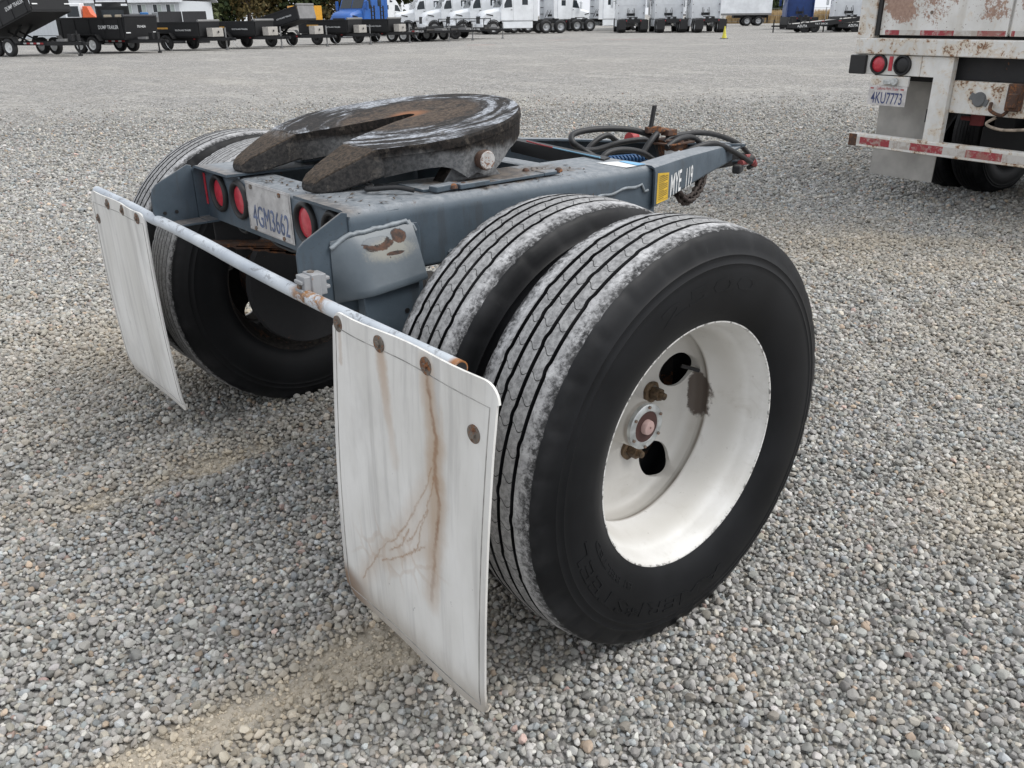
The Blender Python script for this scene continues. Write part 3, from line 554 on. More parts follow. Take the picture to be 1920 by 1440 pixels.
# ---- rim with hand holes (dish faces -y)
rp = [(-.1155, .3245), (-.1185, .3225), (-.118, .3195), (-.112, .3175), (-.103, .3135), (-.096, .309), (-.072, .3045), (-.060, .299), (-.045, .291), (-.015, .2825), (.020, .2745), (.040, .2705), (.048, .2690), (.053, .2735), (.070, .2765), (.084, .281), (.090, .297), (.094, .3045), (.099, .308), (.106, .313), (.113, .3175), (.118, .3195), (.1185, .3225), (.1155, .3245),
      (.108, .320), (.10, .3145), (.092, .3120), (.084, .306), (.078, .288), (.06, .284), (.03, .282), (-.010, .290), (-.045, .299), (-.06, .306), (-.095, .3145), (-.106, .320)]
disc = [(.070, .2768), (.088, .2755), (.100, .271), (.109, .262), (.114, .250), (.118, .232), (.124, .208), (.134, .182), (.145, .162), (.150, .146), (.151, .112), (.161, .112), (.160, .150), (.154, .168), (.143, .188), (.133, .212), (.127, .234), (.123, .254), (.117, .268), (.106, .278), (.092, .2815), (.070, .2815)]
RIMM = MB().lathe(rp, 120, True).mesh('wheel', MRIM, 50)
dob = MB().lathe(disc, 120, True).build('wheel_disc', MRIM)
cuts = []
for i in range(5):
    t = R(20 + 72 * i); cuts.append(MB().cyl((.226 * math.cos(t), -.05, .226 * math.sin(t)), (.226 * math.cos(t), .3, .226 * math.sin(t)), .0515, n=40).mesh('c', MRIM))
DISCD = None
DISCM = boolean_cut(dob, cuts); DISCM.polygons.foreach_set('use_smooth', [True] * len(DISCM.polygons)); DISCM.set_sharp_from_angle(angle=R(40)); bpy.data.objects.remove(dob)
RIMD = RIMM.copy(); RIMD.materials.clear(); RIMD.materials.append(MRIMD); DISCD = DISCM.copy(); DISCD.materials.clear(); DISCD.materials.append(MRIMD)
HUBM = MB().lathe([(.16, .0), (.16, .118), (.150, .118), (.143, .105), (.128, .076), (.112, .067), (.060, .063), (.047, .061), (.047, 0)], 56).mesh('hub', MRIM, 40)
CAPM = MB().lathe([(.047, .0), (.047, .0625), (.0365, .0625), (.0345, .060), (.034, .044), (.038, .042), (.038, .0)], 56).mesh('hub_cap', MALU, 40)
OILM = MB().lathe([(.0379, .0), (.0379, .0445), (.0365, .0445), (.0365, .030)], 40).lathe([(.0365, .031), (.0365, .0)], 40).mesh('oil_window', MOXB, 40)
PLUGM = MB().lathe([(.0364, .0205), (.026, .0195), (.0235, .0175), (.023, .0045), (.0255, .004), (.0255, 0)], 32).mesh('filler_plug', MPINK, 40)
NUTB = MB().lathe([(.150, .0), (.150, .031), (.141, .031), (.139, .020)], 24).cyl((0, .14, 0), (0, .113, 0), .0195, .0185, 6).cyl((0, .115, 0), (0, .098, 0), .0105, .010, 14)
NUTM = NUTB.mesh('lug_nut', MNUT, 30)
CBM = MB().cyl((0, 0, 0), (0, -.005, 0), .0042, n=8).mesh('cap_bolt', MBOLT, 40)
def arc_text(name, s, r, t_mid, t_span, h, flip, parent, mat, lift=0.0016):
    v, f = text_polys(s, 2); V = []; n = len(v)
    def P(u, w, up):
        if flip: rr, t = r - (w - .5) * h, t_mid + u * t_span
        else: rr, t = r + (w - .5) * h, t_mid - u * t_span
        a = np.interp(rr, [.336, .352, .375, .405, .43, .452, .462], [-.126, -.1335, -.141, -.1455, -.146, -.1445, -.1425])
        return (rr * math.cos(t), a - up, rr * math.sin(t))
    V = [P(u, w, lift) for u, w in v] + [P(u, w, -.0015) for u, w in v]
    E = {}
    for p in f:
        for i in range(len(p)):
            q = (p[i], p[(i + 1) % len(p)])
            if q[::-1] in E: del E[q[::-1]]
            else: E[q] = 1
    me = bpy.data.meshes.new(name); me.from_pydata(V, [], [tuple(p) for p in f] + [(a, b, b + n, a + n) for a, b in E]); me.materials.append(mat); me.update()
    return put(name, me, parent)
def wheel(y, turn, tyre, full):
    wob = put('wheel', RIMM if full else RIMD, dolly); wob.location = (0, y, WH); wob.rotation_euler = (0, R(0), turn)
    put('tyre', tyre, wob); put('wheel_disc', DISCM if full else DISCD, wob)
    if full:
        put('hub', HUBM, wob); cp = put('hub_cap', CAPM, wob); put('oil_window', OILM, wob); put('filler_plug', PLUGM, wob)
        for i in range(5):
            t = R(8 + 72 * i); o = put('lug_nut', NUTM, wob); o.location = (.146 * math.cos(t), 0, .146 * math.sin(t)); o.rotation_euler = (0, R(11 * i), 0)
        for i in range(6):
            t = R(25 + 60 * i); o = put('cap_bolt', CBM, wob); o.location = (.0555 * math.cos(t), .0345, .0555 * math.sin(t))
        o = MB().tube(crom([(.222, .11, .088), (.245, .092, .080), (.262, .078, .072)], 4), .0055, 8).build('valve_stem', MDRK, wob, 40)
    return wob
ww = wheel(-1.19, 0, TY1, True); ww['label'] = 'near outer dual wheel with deep white dish and chalky tread'
arc_text('sidewall_lettering', 'AMERI*STEEL', .426, R(240), R(96), .036, False, ww, MRUB); arc_text('sidewall_lettering', 'BI BELTED', .374, R(214), R(36), .016, False, ww, MRUB, .001)
arc_text('sidewall_lettering', '2500', .420, R(92), R(48), .034, False, ww, MRUB, .0006)
wheel(-.855, PI, TY1, False); wheel(1.19, PI, TY1, True); wheel(.855, 0, TY2, False)
# ---- axle, drums, springs
MB().cyl((0, -1.03, WH), (0, 1.03, WH), .062, n=28).build('axle', MDRK, dolly, 40)
for s in (-1, 1):
    MB().lathe([(s * .70, .12), (s * .70, .205), (s * .715, .213), (s * .73, .205), (s * .90, .205), (s * .92, .19), (s * .92, .1)], 48, o=(0, 0, WH)).build('brake_drum', MBRN, dolly, 40)
    MB().lathe([(s * .66, .05), (s * .665, .262), (s * .69, .270)], 40, o=(0, 0, WH)).build('dust_shield', MDRK, dolly, 40)
    for i in range(5):
        L = .46 - .06 * i; q = crom([(-L, s * .44, .80 - .017 * i), (-.2 * L, s * .44, .745 - .016 * i), (.2 * L, s * .44, .745 - .016 * i), (L, s * .44, .80 - .017 * i)], 5)
        MB().sweep([[(x, y - .038, z - .006), (x, y + .038, z - .006), (x, y + .038, z + .006), (x, y - .038, z + .006)] for x, y, z in q]).build('spring_leaf', MBRN, dolly, 30)
    MB().bb(-.07, .07, s * .44 - .05, s * .44 + .05, .575, .66).build('spring_seat', MDRK, dolly, bevel=.006)
    MB().lathe([(-.02, 0), (-.02, .06), (-.01, .075), (.05, .08), (.06, .085), (.07, .08), (.13, .075), (.14, .05), (.14, 0)], 32, ax='x', o=(.22, s * .30, .50)).build('brake_chamber', MDRK, dolly, 35)
# ---- side rails with rear gusset plates
def arcpts(cy, cz, r, a0, a1, n): return [(cy + r * math.cos(R(a0 + (a1 - a0) * i / n)), cz + r * math.sin(R(a0 + (a1 - a0) * i / n))) for i in range(n + 1)]
def dz(x): return -0.0155 * (x + .47) / 1.19
for s in (-1, 1):
    o_ = [(.44, .874), (.508, .874)] + arcpts(.512, .888, .014, -90, 0, 4) + arcpts(.488, 1.024, .038, 0, 90, 9) + [(.228, 1.062)]
    i_ = [(.228, 1.054)] + arcpts(.488, 1.024, .030, 90, 0, 9) + arcpts(.512, .888, .006, 0, -90, 4) + [(.508, .882), (.44, .882)]
    sec = o_ + i_
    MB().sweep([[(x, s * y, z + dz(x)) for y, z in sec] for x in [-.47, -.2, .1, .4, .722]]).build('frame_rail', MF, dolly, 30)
    g = MB().prism([(-.4705, .874), (-.4705, 1.060), (-.486, 1.064), (-.60, 1.010), (-.613, .995), (-.622, .97), (-.622, .915), (-.612, .896), (-.596, .884), (-.56, .872)] if s > 0 else
                   [(-.4705, .80), (-.4705, 1.060), (-.486, 1.064), (-.600, 1.006), (-.616, .992), (-.622, .975), (-.622, .905), (-.605, .87), (-.575, .84), (-.54, .825)], s * .526, s * .5185)
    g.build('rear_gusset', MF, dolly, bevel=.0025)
    if s > 0:
        MB().prism([(.526, .8735), (.44, .8735), (.44, .8815), (.526, .8815)], -.58, -.471, 'yz').build('gusset_foot', MF, dolly, bevel=.002)
        for x in (-.585, -.545): MB().cyl((x, .5184, .912), (x, .516, .912), .0062, n=14).build('bolt_hole', MBLK, dolly)
    hg = MB().prism([(-.44, .875), (-.28, .875), (-.28, .79), (-.30, .748), (-.335, .722), (-.375, .722), (-.415, .745), (-.438, .79)], s * .475, s * .486)
    hg.build('spring_hanger', MDRK, dolly, bevel=.003)
    MB().cyl((-.36, s * .475, .752), (-.36, s * .462, .752), .019, n=6).build('hanger_bolt', MDRK, dolly)
    MB().bb(.26, .44, s * .475, s * .486, .73, .874).build('spring_hanger', MDRK, dolly, bevel=.003)
# near side pressed hanger cover
hc = MB(); TOP = [(-.505, .992), (-.47, 1.004), (-.40, 1.010), (-.33, 1.014), (-.285, 1.013)]; q = []
prof = [(0.0, 0.0), (.012, -.012), (.03, -.045), (.052, -.095), (.068, -.13), (.074, -.142), (.072, -.150), (.058, -.154)]
nx_ = 17
for i in range(nx_):
    t = i / (nx_ - 1); x = -.53 + t * .245; fl = 1.0 - (max(0, .34 - t) / .34) ** 1.6
    row = []
    for yo, zo in prof: row.append((x + .004 * zo, -.527 - .003 - yo * fl, 1.004 + .012 * t + zo * (1 + .05 * (1 - t)) - .01 * (1 - fl)))
    q.append(row)
m_ = len(prof)
hc.add([p for row in q for p in row], [(i * m_ + k, (i + 1) * m_ + k, (i + 1) * m_ + k + 1, i * m_ + k + 1) for i in range(nx_ - 1) for k in range(m_ - 1)] )
e = (nx_ - 1) * m_
hc.add(q[-1] + [(q[-1][0][0], -.5265, q[-1][-1][2])], [tuple(range(m_ + 1))])
hc.build('hanger_cover', MH, dolly, 42)
MB().prism([(-.528, .996), (-.285, 1.008), (-.262, 1.004), (-.254, .99), (-.252, .80), (-.528, .80)], -.5262, -.5295).build('hanger_plate', MF, dolly, bevel=.0015)
MB().prism([(-.475, .852), (-.30, .862), (-.292, .70), (-.44, .70), (-.47, .73)], -.545, -.583).build('hanger_box', MF, dolly, bevel=.004)
MB().cyl((-.345, -.583, .785), (-.345, -.5845, .785), .0075, n=12).build('bolt_hole', MBLK, dolly)
wl = [(-.532 + .26 * i / 26, -.533 - .002 * rnd.random(), 1.0 + .014 * i / 26 + .0035 * rnd.random() + (-.012 if i > 23 else 0) + (-.02 if i > 25 else 0) - (.022 * (1 - i / 5) if i < 5 else 0)) for i in range(27)]
MB().tube(wl, [.0055 + .002 * rnd.random() for _ in wl], 8).build('weld_bead', MWELD, dolly, 60)
MB().tube([(.42 + .26 * i / 16, -.530, .975 + .012 * math.sin(i * .9) * .3 + .02 * i / 16 - (.03 if i > 14 else 0)) for i in range(17)], [.004 + .0015 * rnd.random() for _ in range(17)], 8).build('weld_bead', MWELD, dolly, 60)
# ---- rear cross member, lamps, plate
cm = [(-.433, .880), (-.433, 1.020), (-.4295, 1.033), (-.421, 1.0415), (-.408, 1.045), (-.31, 1.047), (-.31, 1.039), (-.407, 1.037), (-.418, 1.033), (-.424, 1.026), (-.4255, 1.019), (-.4255, .888), (-.36, .888), (-.36, .880)]
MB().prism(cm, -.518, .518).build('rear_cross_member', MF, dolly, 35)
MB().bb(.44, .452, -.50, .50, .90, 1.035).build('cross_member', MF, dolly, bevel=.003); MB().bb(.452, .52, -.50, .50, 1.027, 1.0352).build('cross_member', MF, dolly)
for y, zz in ((-.06, .99), (-.14, .985)): MB().cyl((.4399, y, zz), (.438, y, zz), .013, n=14).build('bolt_hole', MBLK, dolly)
for y in (.388, .225, -.225, -.388):
    lamp = MB().lathe([(-.000, .062), (-.008, .063), (-.0145, .058), (-.0155, .053), (-.012, .048), (-.002, .0465)], 44, ax='x', o=(-.4334, y, .979)).build('tail_lamp', MBLK, dolly, 50)
    if y > -.3: MB().lathe([(.004, .0468), (-.003, .044), (-.007, .030), (-.0085, 0)], 40, ax='x', o=(-.4334, y, .979)).build('lens', MLENS, lamp, 50)
    else: MB().lathe([(.0, .0468), (-.001, 0)], 40, ax='x', o=(-.4334, y, .979)).build('lens', MBLK, lamp, 50)['label'] = 'empty dark lamp socket'
MB().bb(-.4375, -.4335, .503, .5145, .925, 1.032).build('reflector', MLENS, dolly, bevel=.001)
plate = MB().bb(-.4368, -.4352, .0166 - .1525, .0166 + .1525, .8965, 1.0495).build('licence_plate', MPL, dolly, bevel=.0006)
rimp = [(.0166 + sy * (.1525 - .006), .973 + sz * (.0765 - .006)) for sy, sz in ((-1, -1), (1, -1), (1, 1), (-1, 1))]
MB().tube([(-.4372, a + .0, b) for a, b in rimp], .0022, 6, True).build('plate_rim', MPL, plate, 60)
lettering('plate_number', '4GM3662', (-.4369, .0166 - .006, .948), (0, -1, 0), (0, 0, 1), .246, .066, MINK2, plate, thick=.0014, bold=False)
for y, z in ((.11, 1.035), (-.085, 1.035), (.105, .905), (-.09, .905)): MB().cyl((-.4368, .0166 + y, z), (-.441, .0166 + y, z), .007, n=10).build('plate_bolt', MBOLT, plate)
# ---- mudflap bar, clamp
barp = [(-.606, 1.215, .895), (-.607, .8, .893), (-.612, .55, .889), (-.612, .45, .892), (-.622, .1, .893), (-.628, -.2, .887), (-.628, -.6, .880), (-.626, -1.20, .880)]
bp_ = crom(barp, 6); MB().tube(bp_, .0185, 18).build('mudflap_bar', MBAR, dolly, 40)
MB().lathe([(-1.2008, .0150), (-1.2008, .0)], 18, o=(-.626, 0, .880)).build('bar_bore', MBLK, dolly)
cl = MB().bb(-.634, -.572, -.575, -.531, .878, .932).bb(-.642, -.560, -.571, -.535, .890, .900).bb(-.642, -.560, -.571, -.535, .912, .922).bb(-.615, -.59, -.580, -.53, .872, .936)
cl.build('bar_clamp', MCLMP, dolly, bevel=.003); MB().cyl((-.634, -.553, .905), (-.640, -.553, .905), .0075, n=10).build('clamp_bolt', MBOLT, dolly); MB().cyl((-.603, -.553, .932), (-.603, -.553, .9385), .0095, n=6).build('clamp_bolt', MBOLT, dolly)
# ---- mudflaps: curled sheet with rounded corners
MHEM = simple('grey_hem', (.30, .29, .275), .7, var=.4, scale=25)  # hem ridge in a darker grey than the flap
def flap(sgn, mat, lab, dx):
    y0, y1 = (.752, 1.352) if sgn < 0 else (.600, 1.230); nu, nv = 26, 40; V = []; t = .0055
    def S(u, v):                                                 # u across 0..1, v down 0..1
        z = .902 - v * (.828 if sgn < 0 else .768); rc = .022
        yy = y0 + (y1 - y0) * u
        rc = .040; H_ = .828 if sgn < 0 else .768
        du, dv = min(u, 1 - u) * (y1 - y0), min(v, 1 - v) * H_
        if du < rc and dv < rc: z += (-1 if v < .5 else 1) * (rc - math.sqrt(max(0, rc * rc - (rc - du) ** 2))) * (1 - dv / rc)
        if sgn < 0: yy -= .050 * v
        ln = -.014 if sgn < 0 else .018
        x = -.657 + dx + ln * v - .008 * math.sin(v * PI) + .010 * max(0, (v - .9) / .1) ** 1.6 - .003 * math.sin(u * PI * 2 + v * 3) - (.005 * math.sin(u * 3.2 * PI) * max(0, 1 - v * 6))
        return x, sgn * yy, z
    eu = [0, .003, .008, .016, .028, .044, .065]; US = eu + list(np.linspace(.1, .9, nu + 1 - 2 * len(eu))) + [1 - e for e in reversed(eu)]
    fr = [S(US[i], j / nv) for j in range(nv + 1) for i in range(nu + 1)]; bk = [(x + t, y, z) for x, y, z in fr]; n = len(fr); w_ = nu + 1
    F = [(j * w_ + i, j * w_ + i + 1, (j + 1) * w_ + i + 1, (j + 1) * w_ + i) for j in range(nv) for i in range(nu)]
    per = [i for i in range(w_)] + [j * w_ + nu for j in range(1, nv + 1)] + [nv * w_ + i for i in range(nu - 1, -1, -1)] + [j * w_ for j in range(nv - 1, 0, -1)]
    b = MB().add(fr + bk, F + [tuple(i + n for i in reversed(f)) for f in F] + [(per[k], per[k] + n, per[(k + 1) % len(per)] + n, per[(k + 1) % len(per)]) for k in range(len(per))])
    o = b.build('mudflap', mat, dolly, 45); o['label'] = lab
    hem = [(.028, .033)] + [(.028 + .944 * i / 20, .043) for i in range(21)]
    path = [S(.03, .045 + .915 * j / 30) for j in range(31)] + [S(.03 + .94 * i / 20, .96) for i in range(1, 21)] + [S(.97, .96 - .90 * j / 30) for j in range(1, 31)] + [S(.97 - .94 * i / 20, .06 - .015 * i / 20) for i in range(1, 20)]
    MB().tube([(x - .0003, y, z) for x, y, z in path], .0012, 5, True).build('hem_ridge', MHEM, o, 60)
    for u, v in ([(.053, .034), (.337, .036), (.623, .036), (.90, .145)] if sgn < 0 else [(.10, .03), (.38, .03), (.665, .036), (.915, .14)]):
        x, y, z = S(u, v); wsh = MB().cyl((x + .001, y, z), (x - .0022, y, z), .0195, n=28).cyl((x - .0022, y, z), (x - .008, y, z), .0085, n=6).build('washer_bolt', MBOLT, o, 35)
    return o
flap(-1, MFLR, 'near white mudflap with brown rust streaks below its bolts', 0); flap(1, MFLL, 'far white mudflap with grey scuffs', .026)
# ---- fifth wheel
CLD = bpy.data.textures.new('caked_grease', 'CLOUDS'); CLD.noise_scale = .04; CLD.noise_depth = 4
def rough_up(o, st, sc, lv):
    s = o.modifiers.new('cut', 'SUBSURF'); s.subdivision_type = 'SIMPLE'; s.levels = s.render_levels = lv
    d = o.modifiers.new('caked', 'DISPLACE'); d.texture = CLD; d.texture_coords = 'LOCAL'; d.strength = st; d.mid_level = .5
TH = R(7.4); ct, st_ = math.cos(TH), math.sin(TH); YC = .028; Z0 = 1.203
def FW(u, v, w): return (u * ct - w * st_, YC + v, Z0 + u * st_ + w * ct)
Rp, UC = .462, -.015
out_ = [(UC + Rp * math.cos(R(a)), Rp * math.sin(R(a))) for a in np.linspace(-92, 92, 47)]
arm = [(-.12, .425), (-.235, .340)]
thr = [(-.242, .148), (-.10, .088), (.02, .045), (.085, .030)]
slot = [(.085 + .03 * math.cos(R(a)) * 1.2, .030 * math.sin(R(a))) for a in np.linspace(90, -90, 9)]
poly = out_ + arm + thr[:-1] + slot + [(u, -v) for u, v in reversed(thr[:-1])] + [(u, -v) for u, v in reversed(arm)]
b = MB(); n_ = len(poly)
lay = [(-.006, 1.0, 0), (0, .988, 0), ]
def ins(k): u, v = poly[k]; return (u * .988, v * .988) if k < 47 else (u, v)
V = [FW(*ins(k), 0) for k in range(n_)] + [FW(*poly[k], -.007) for k in range(n_)] + [FW(*poly[k], -.026) for k in range(n_)]
b.add(V, [tuple(range(n_)), tuple(range(3 * n_ - 1, 2 * n_ - 1, -1))] + [(L * n_ + i, (L + 1) * n_ + i, (L + 1) * n_ + (i + 1) % n_, L * n_ + (i + 1) % n_) for L in (0, 1) for i in range(n_)])
fw = b.build('coupling_plate', MFW, dolly, 30); fw['label'] = 'greasy black horseshoe coupling plate tilted to the rear'
# skirt along the outer edge, deeper at the pivot, arched behind it
for s in (-1, 1):
    a_ = [q for q in out_ if q[1] * s >= -.001]; a_ = sorted(a_, key=lambda q: math.atan2(s * q[1], q[0] - UC)) + [(u, s * v) for u, v in arm]
    pts = []
    for i in range(len(a_) - 1):
        for k in range(3): t = k / 3; pts.append((a_[i][0] * (1 - t) + a_[i + 1][0] * t, a_[i][1] * (1 - t) + a_[i + 1][1] * t))
    pts.append(a_[-1]); secs = []
    for u, v in pts:
        dep = np.interp(u, [-.24, -.17, -.10, -.055, -.02, .02, .05, .09, .14, .19, .3, .45], [-.085, -.076, -.072, -.088, -.122, -.116, -.132, -.130, -.112, -.090, -.078, -.072])
        L_ = math.hypot(u, v); k = 1 - .009 / L_; k1 = 1 - .004 / L_; k2 = 1 - .034 / L_
        secs.append([FW(u * k1, v * k1, -.0255), FW(u * k, v * k, dep), FW(u * k2 * .94, v * k2 * .94, dep), FW(u * k2 * .94, v * k2 * .94, -.0255)])
    MB().sweep(secs).build('plate_skirt', MFW, fw, 35); rough_up(fw.children[-1], .0022, .03, 2)
    # ramp arm
    secs = []
    for u, vi, vo, wt, wb in [(-.225, .147, .342, -.0004, -.080), (-.242, .149, .338, -.001, -.082), (-.30, .160, .324, -.016, -.088), (-.36, .174, .304, -.034, -.094), (-.40, .186, .290, -.047, -.094), (-.420, .196, .280, -.060, -.090), (-.430, .205, .270, -.070, -.085)]:
        secs.append([FW(u, s * vi, wb), FW(u, s * vo, wb), FW(u, s * (vo), wt), FW(u, s * vi, wt)])
    MB().sweep(secs).build('ramp', MFW, fw, bevel=.010, seg=3); rough_up(bpy.context.scene.objects[-1] if False else fw.children[-1], .0032, .035, 3)
    MB().sweep([[FW(u, s * v, -.0255), FW(u, s * (v + .02), -.0255), FW(u, s * (v + .02), -.085), FW(u, s * v, -.085)] for u, v in [(-.24, .149), (-.10, .089), (.02, .046), (.10, .031)]]).build('throat_wall', MFW, fw, 30)
    PV = (.046, 0, 1.128)
    pin = MB().lathe([(s * .37, .025), (s * .438, .025), (s * .440, .0290), (s * .455, .0290), (s * .458, .027)], 36, o=PV).build('pivot_pin', MBRN, fw, 35)
    MB().lathe([(s * .458, .0272), (s * .4610, .0245), (s * .4615, 0)], 36, o=PV).build('pin_face', painted('chipped_white_pin', (.46, .45, .44), .6, rust=.9, chip=.49, scale=30), pin, 35)
    MB().prism([(-.07, 1.062), (.16, 1.062), (.11, 1.12), (.085, 1.155), (.045, 1.17), (.005, 1.155), (-.02, 1.12)], s * .33, s * .385).build('pivot_bracket', MFW, dolly, bevel=.004)
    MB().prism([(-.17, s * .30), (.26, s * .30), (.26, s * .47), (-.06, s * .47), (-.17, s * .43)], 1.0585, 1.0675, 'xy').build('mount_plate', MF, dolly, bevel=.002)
    MB().box((-.115, s * .455, 1.070), (.085, .035, .018), Matrix.Rotation(R(-8 * s), 3, 'Z')).box((-.02, s * .468, 1.069), (.11, .03, .016)).build('mount_stop', MF, dolly, bevel=.004)
    MB().box((.30, s * .44, 1.062), (.07, .05, .012)).build('mount_stop', MF, dolly, bevel=.004)
for y, x in ((-.47, -.09), (-.45, -.07), (-.47, -.055), (-.46, .33), (-.40, .245)):
    MB().lathe([(0, .0), (0, .013), (.008, .0115), (.013, .006), (.014, 0)], 9, ax='z', o=(x, y, 1.066 - .012 * max(0, x))).build('mount_bolt', MBRN, dolly, 50)
MB().tube(crom([FW(-.295, -.298, -.075), FW(-.27, -.325, -.098), (-.30, -.345, 1.073), (-.24, -.40, 1.078), (-.205, -.44, 1.071)], 5), .007, 8).build('grease_line', MHOSE, dolly, 50)
MB().cyl(FW(-.295, -.285, -.072), FW(-.295, -.304, -.072), .012, n=14).build('grease_fitting', MBOLT, dolly)
db = MB(); g_ = np.random.default_rng(11)
for i in range(150):                                           # flakes of dried grease and dead leaves on the top surfaces
    q = g_.random()
    if q < .4: c_ = Vector((g_.uniform(-.405, -.33), g_.uniform(-.22, .22), 1.0475))
    elif q < .7: c_ = Vector((g_.uniform(-.455, -.25), g_.uniform(-.50, -.25), 1.0622))
    else: c_ = Vector((g_.uniform(.0, .5), g_.uniform(-.50, -.30), 1.0555 - .003))
    if q >= .7: c_.z = 1.062 + dz(c_.x) + .001
    r_ = g_.uniform(.002, .0075); a0 = g_.uniform(0, 6.28); P_ = [c_ + Vector((r_ * math.cos(a0 + k * 1.57) * (1.7 if k % 2 else .6), r_ * math.sin(a0 + k * 1.57) * (1.7 if k % 2 else .6), g_.uniform(0, .004))) for k in range(4)]
    db.add([tuple(v) for v in P_], [(0, 1, 2), (0, 2, 3)])
o_db = db.build('debris', simple('dry_debris', (.06, .043, .03), .9, var=.5, scale=60), dolly); o_db['kind'] = 'stuff'
for x in np.linspace(-.15, .62, 5):
    for s in (-1, 1): MB().cyl((x, s * .526, .905 + dz(x)), (x, s * .5345, .905 + dz(x)), .0105, n=6).build('rail_bolt', MF, dolly)
for s in (-1, 1):
    MB().tube([(-.4705 + .002 * rnd.random(), s * (.5275), .88 + .17 * i / 18) for i in range(19)], [.0028 + .0015 * rnd.random() for _ in range(19)], 6).build('weld_bead', MF, dolly, 60)
    MB().tube([(-.43 + .0, s * (.515 - .29 * i / 16), 1.0475 + .001 * rnd.random()) for i in range(17)], [.003 + .0015 * rnd.random() for _ in range(17)], 6).build('weld_bead', MF, dolly, 60)
for i, (y0, y1) in enumerate([(.388, .225), (.225, -.225), (-.225, -.40)]):
    MB().tube(crom([(-.418, y0, .95), (-.405, y0 * .7 + y1 * .3, .868), (-.40, (y0 + y1) / 2, .855), (-.405, y0 * .3 + y1 * .7, .868), (-.418, y1, .95)], 6), .0055, 8).build('lamp_wire', MHOSE, dolly, 60)
MB().tube(crom([(-.38, .30, .86), (-.25, .25, .80), (-.1, .28, .72), (.1, .20, .74), (.4, .22, .88)], 8), .009, 8).build('brake_line', MHOSE, dolly, 60)
# ---- drawbar
def armx(x): return .533 - .448 * (x - .722)
def zt(x): return np.interp(x, [.70, 1.1, 1.5, 1.9], [1.047, 1.022, .990, .958])
def zb(x): return np.interp(x, [.70, 1.4, 1.9], [.903, .893, .878])
for s in (-1, 1):
    secs = []
    for x in np.linspace(.700, 1.88, 9):
        y = armx(x); a, c = zt(x), zb(x); r = .02
        q = [(y - .07, c), (y - .012, c), (y, c + .012), (y, a - r), (y - .006, a - .006), (y - r, a), (y - .085, a), (y - .085, a - .008), (y - r, a - .008), (y - .009, a - .012), (y - .009, c + .014), (y - .016, c + .008), (y - .07, c + .008)]
        secs.append([(x, s * yy, z) for yy, z in q])
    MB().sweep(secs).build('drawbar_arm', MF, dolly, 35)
MB().prism([(1.74, -.10), (1.93, -.035), (1.96, 0), (1.93, .035), (1.74, .10)], .952, .942, 'xy').build('nose_plate', MF, dolly, bevel=.003)
MB().bb(1.55, 1.88, -.035, .035, .86, .925).build('eye_shank', MDRK, dolly, bevel=.006)
MB().tube([(1.935 + .058 * math.cos(t), 0.058 * math.sin(t), .885) for t in np.linspace(0, 2 * PI, 25)[:-1]], .017, 12, True).build('drawbar_eye', MDRK, dolly, 60)
MB().box((1.80, -.095, .862), (.08, .04, .04), Matrix.Rotation(R(25), 3, 'Z')).build('chain_hook', MDRK, dolly, bevel=.01)
MCHN = painted('dark_rusty_chain', (.028, .018, .015), .7, rust=.5, scale=20)
lk = MB().tube([(.030 * math.cos(t) * (1.0 if abs(math.cos(t)) < .7 else 1.0), .017 * math.sin(t), 0) for t in np.linspace(0, 2 * PI, 17)[:-1]], .0068, 8, True).mesh('chain_link', MCHN, 60)
cp = crom([(1.40, -.20, .895), (1.36, -.225, .862), (1.28, -.265, .838), (1.20, -.30, .832), (1.13, -.325, .845), (1.06, -.35, .885)], 3)
for i in range(len(cp) - 1):
    a, c = Vector(cp[i]), Vector(cp[i + 1]); o = put('chain_link', lk, dolly); o.location = (a + c) / 2
    o.rotation_euler = ((c - a).to_track_quat('X', 'Z') @ Matrix.Rotation(PI / 2 * (i % 2), 3, 'X').to_quaternion()).to_euler()
ad = Vector((1, .45, 0)).normalized(); an = Vector((.45, -1, 0)).normalized()
def AP(x, z, o=.001): return Vector((x, -armx(x), z)) + an * o
dc = MB(); dc.add([AP(.700 + .024, .915), AP(.856, .906), AP(.852, 1.001), AP(.700 + .024, 1.020)], [(0, 1, 2, 3)]); dec = dc.build('warning_decal', MYEL, dolly)
bt = MB()
for i in range(13):
    z = .925 + i * .0064; x1 = .838 if i % 4 else .80
    bt.add([AP(.742, z, .0014), AP(x1, z - .003, .0014), AP(x1, z, .0014), AP(.742, z + .003, .0014)], [(0, 1, 2, 3)])
bt.build('decal_print', simple('dark_print', (.12, .08, .02), .6), dec)
b0, b1 = AP(.737, .960, .0012), AP(.843, .954, .0012)
MB().tube([AP(.735, .922, .0006), AP(.848, .914, .0006), AP(.845, .994, .0006), AP(.735, 1.010, .0006)], .0008, 4, True).build('decal_border', MBLK, dec)
lettering('stencil_lettering', 'MYE', AP(.945, .948), ad, Vector((0, 0, 1)), .145, .076, MWHT, dolly, shear=.04); lettering('stencil_lettering', '119', AP(1.12, .940), ad, Vector((0, 0, 1)), .098, .074, MWHT, dolly, shear=.04)
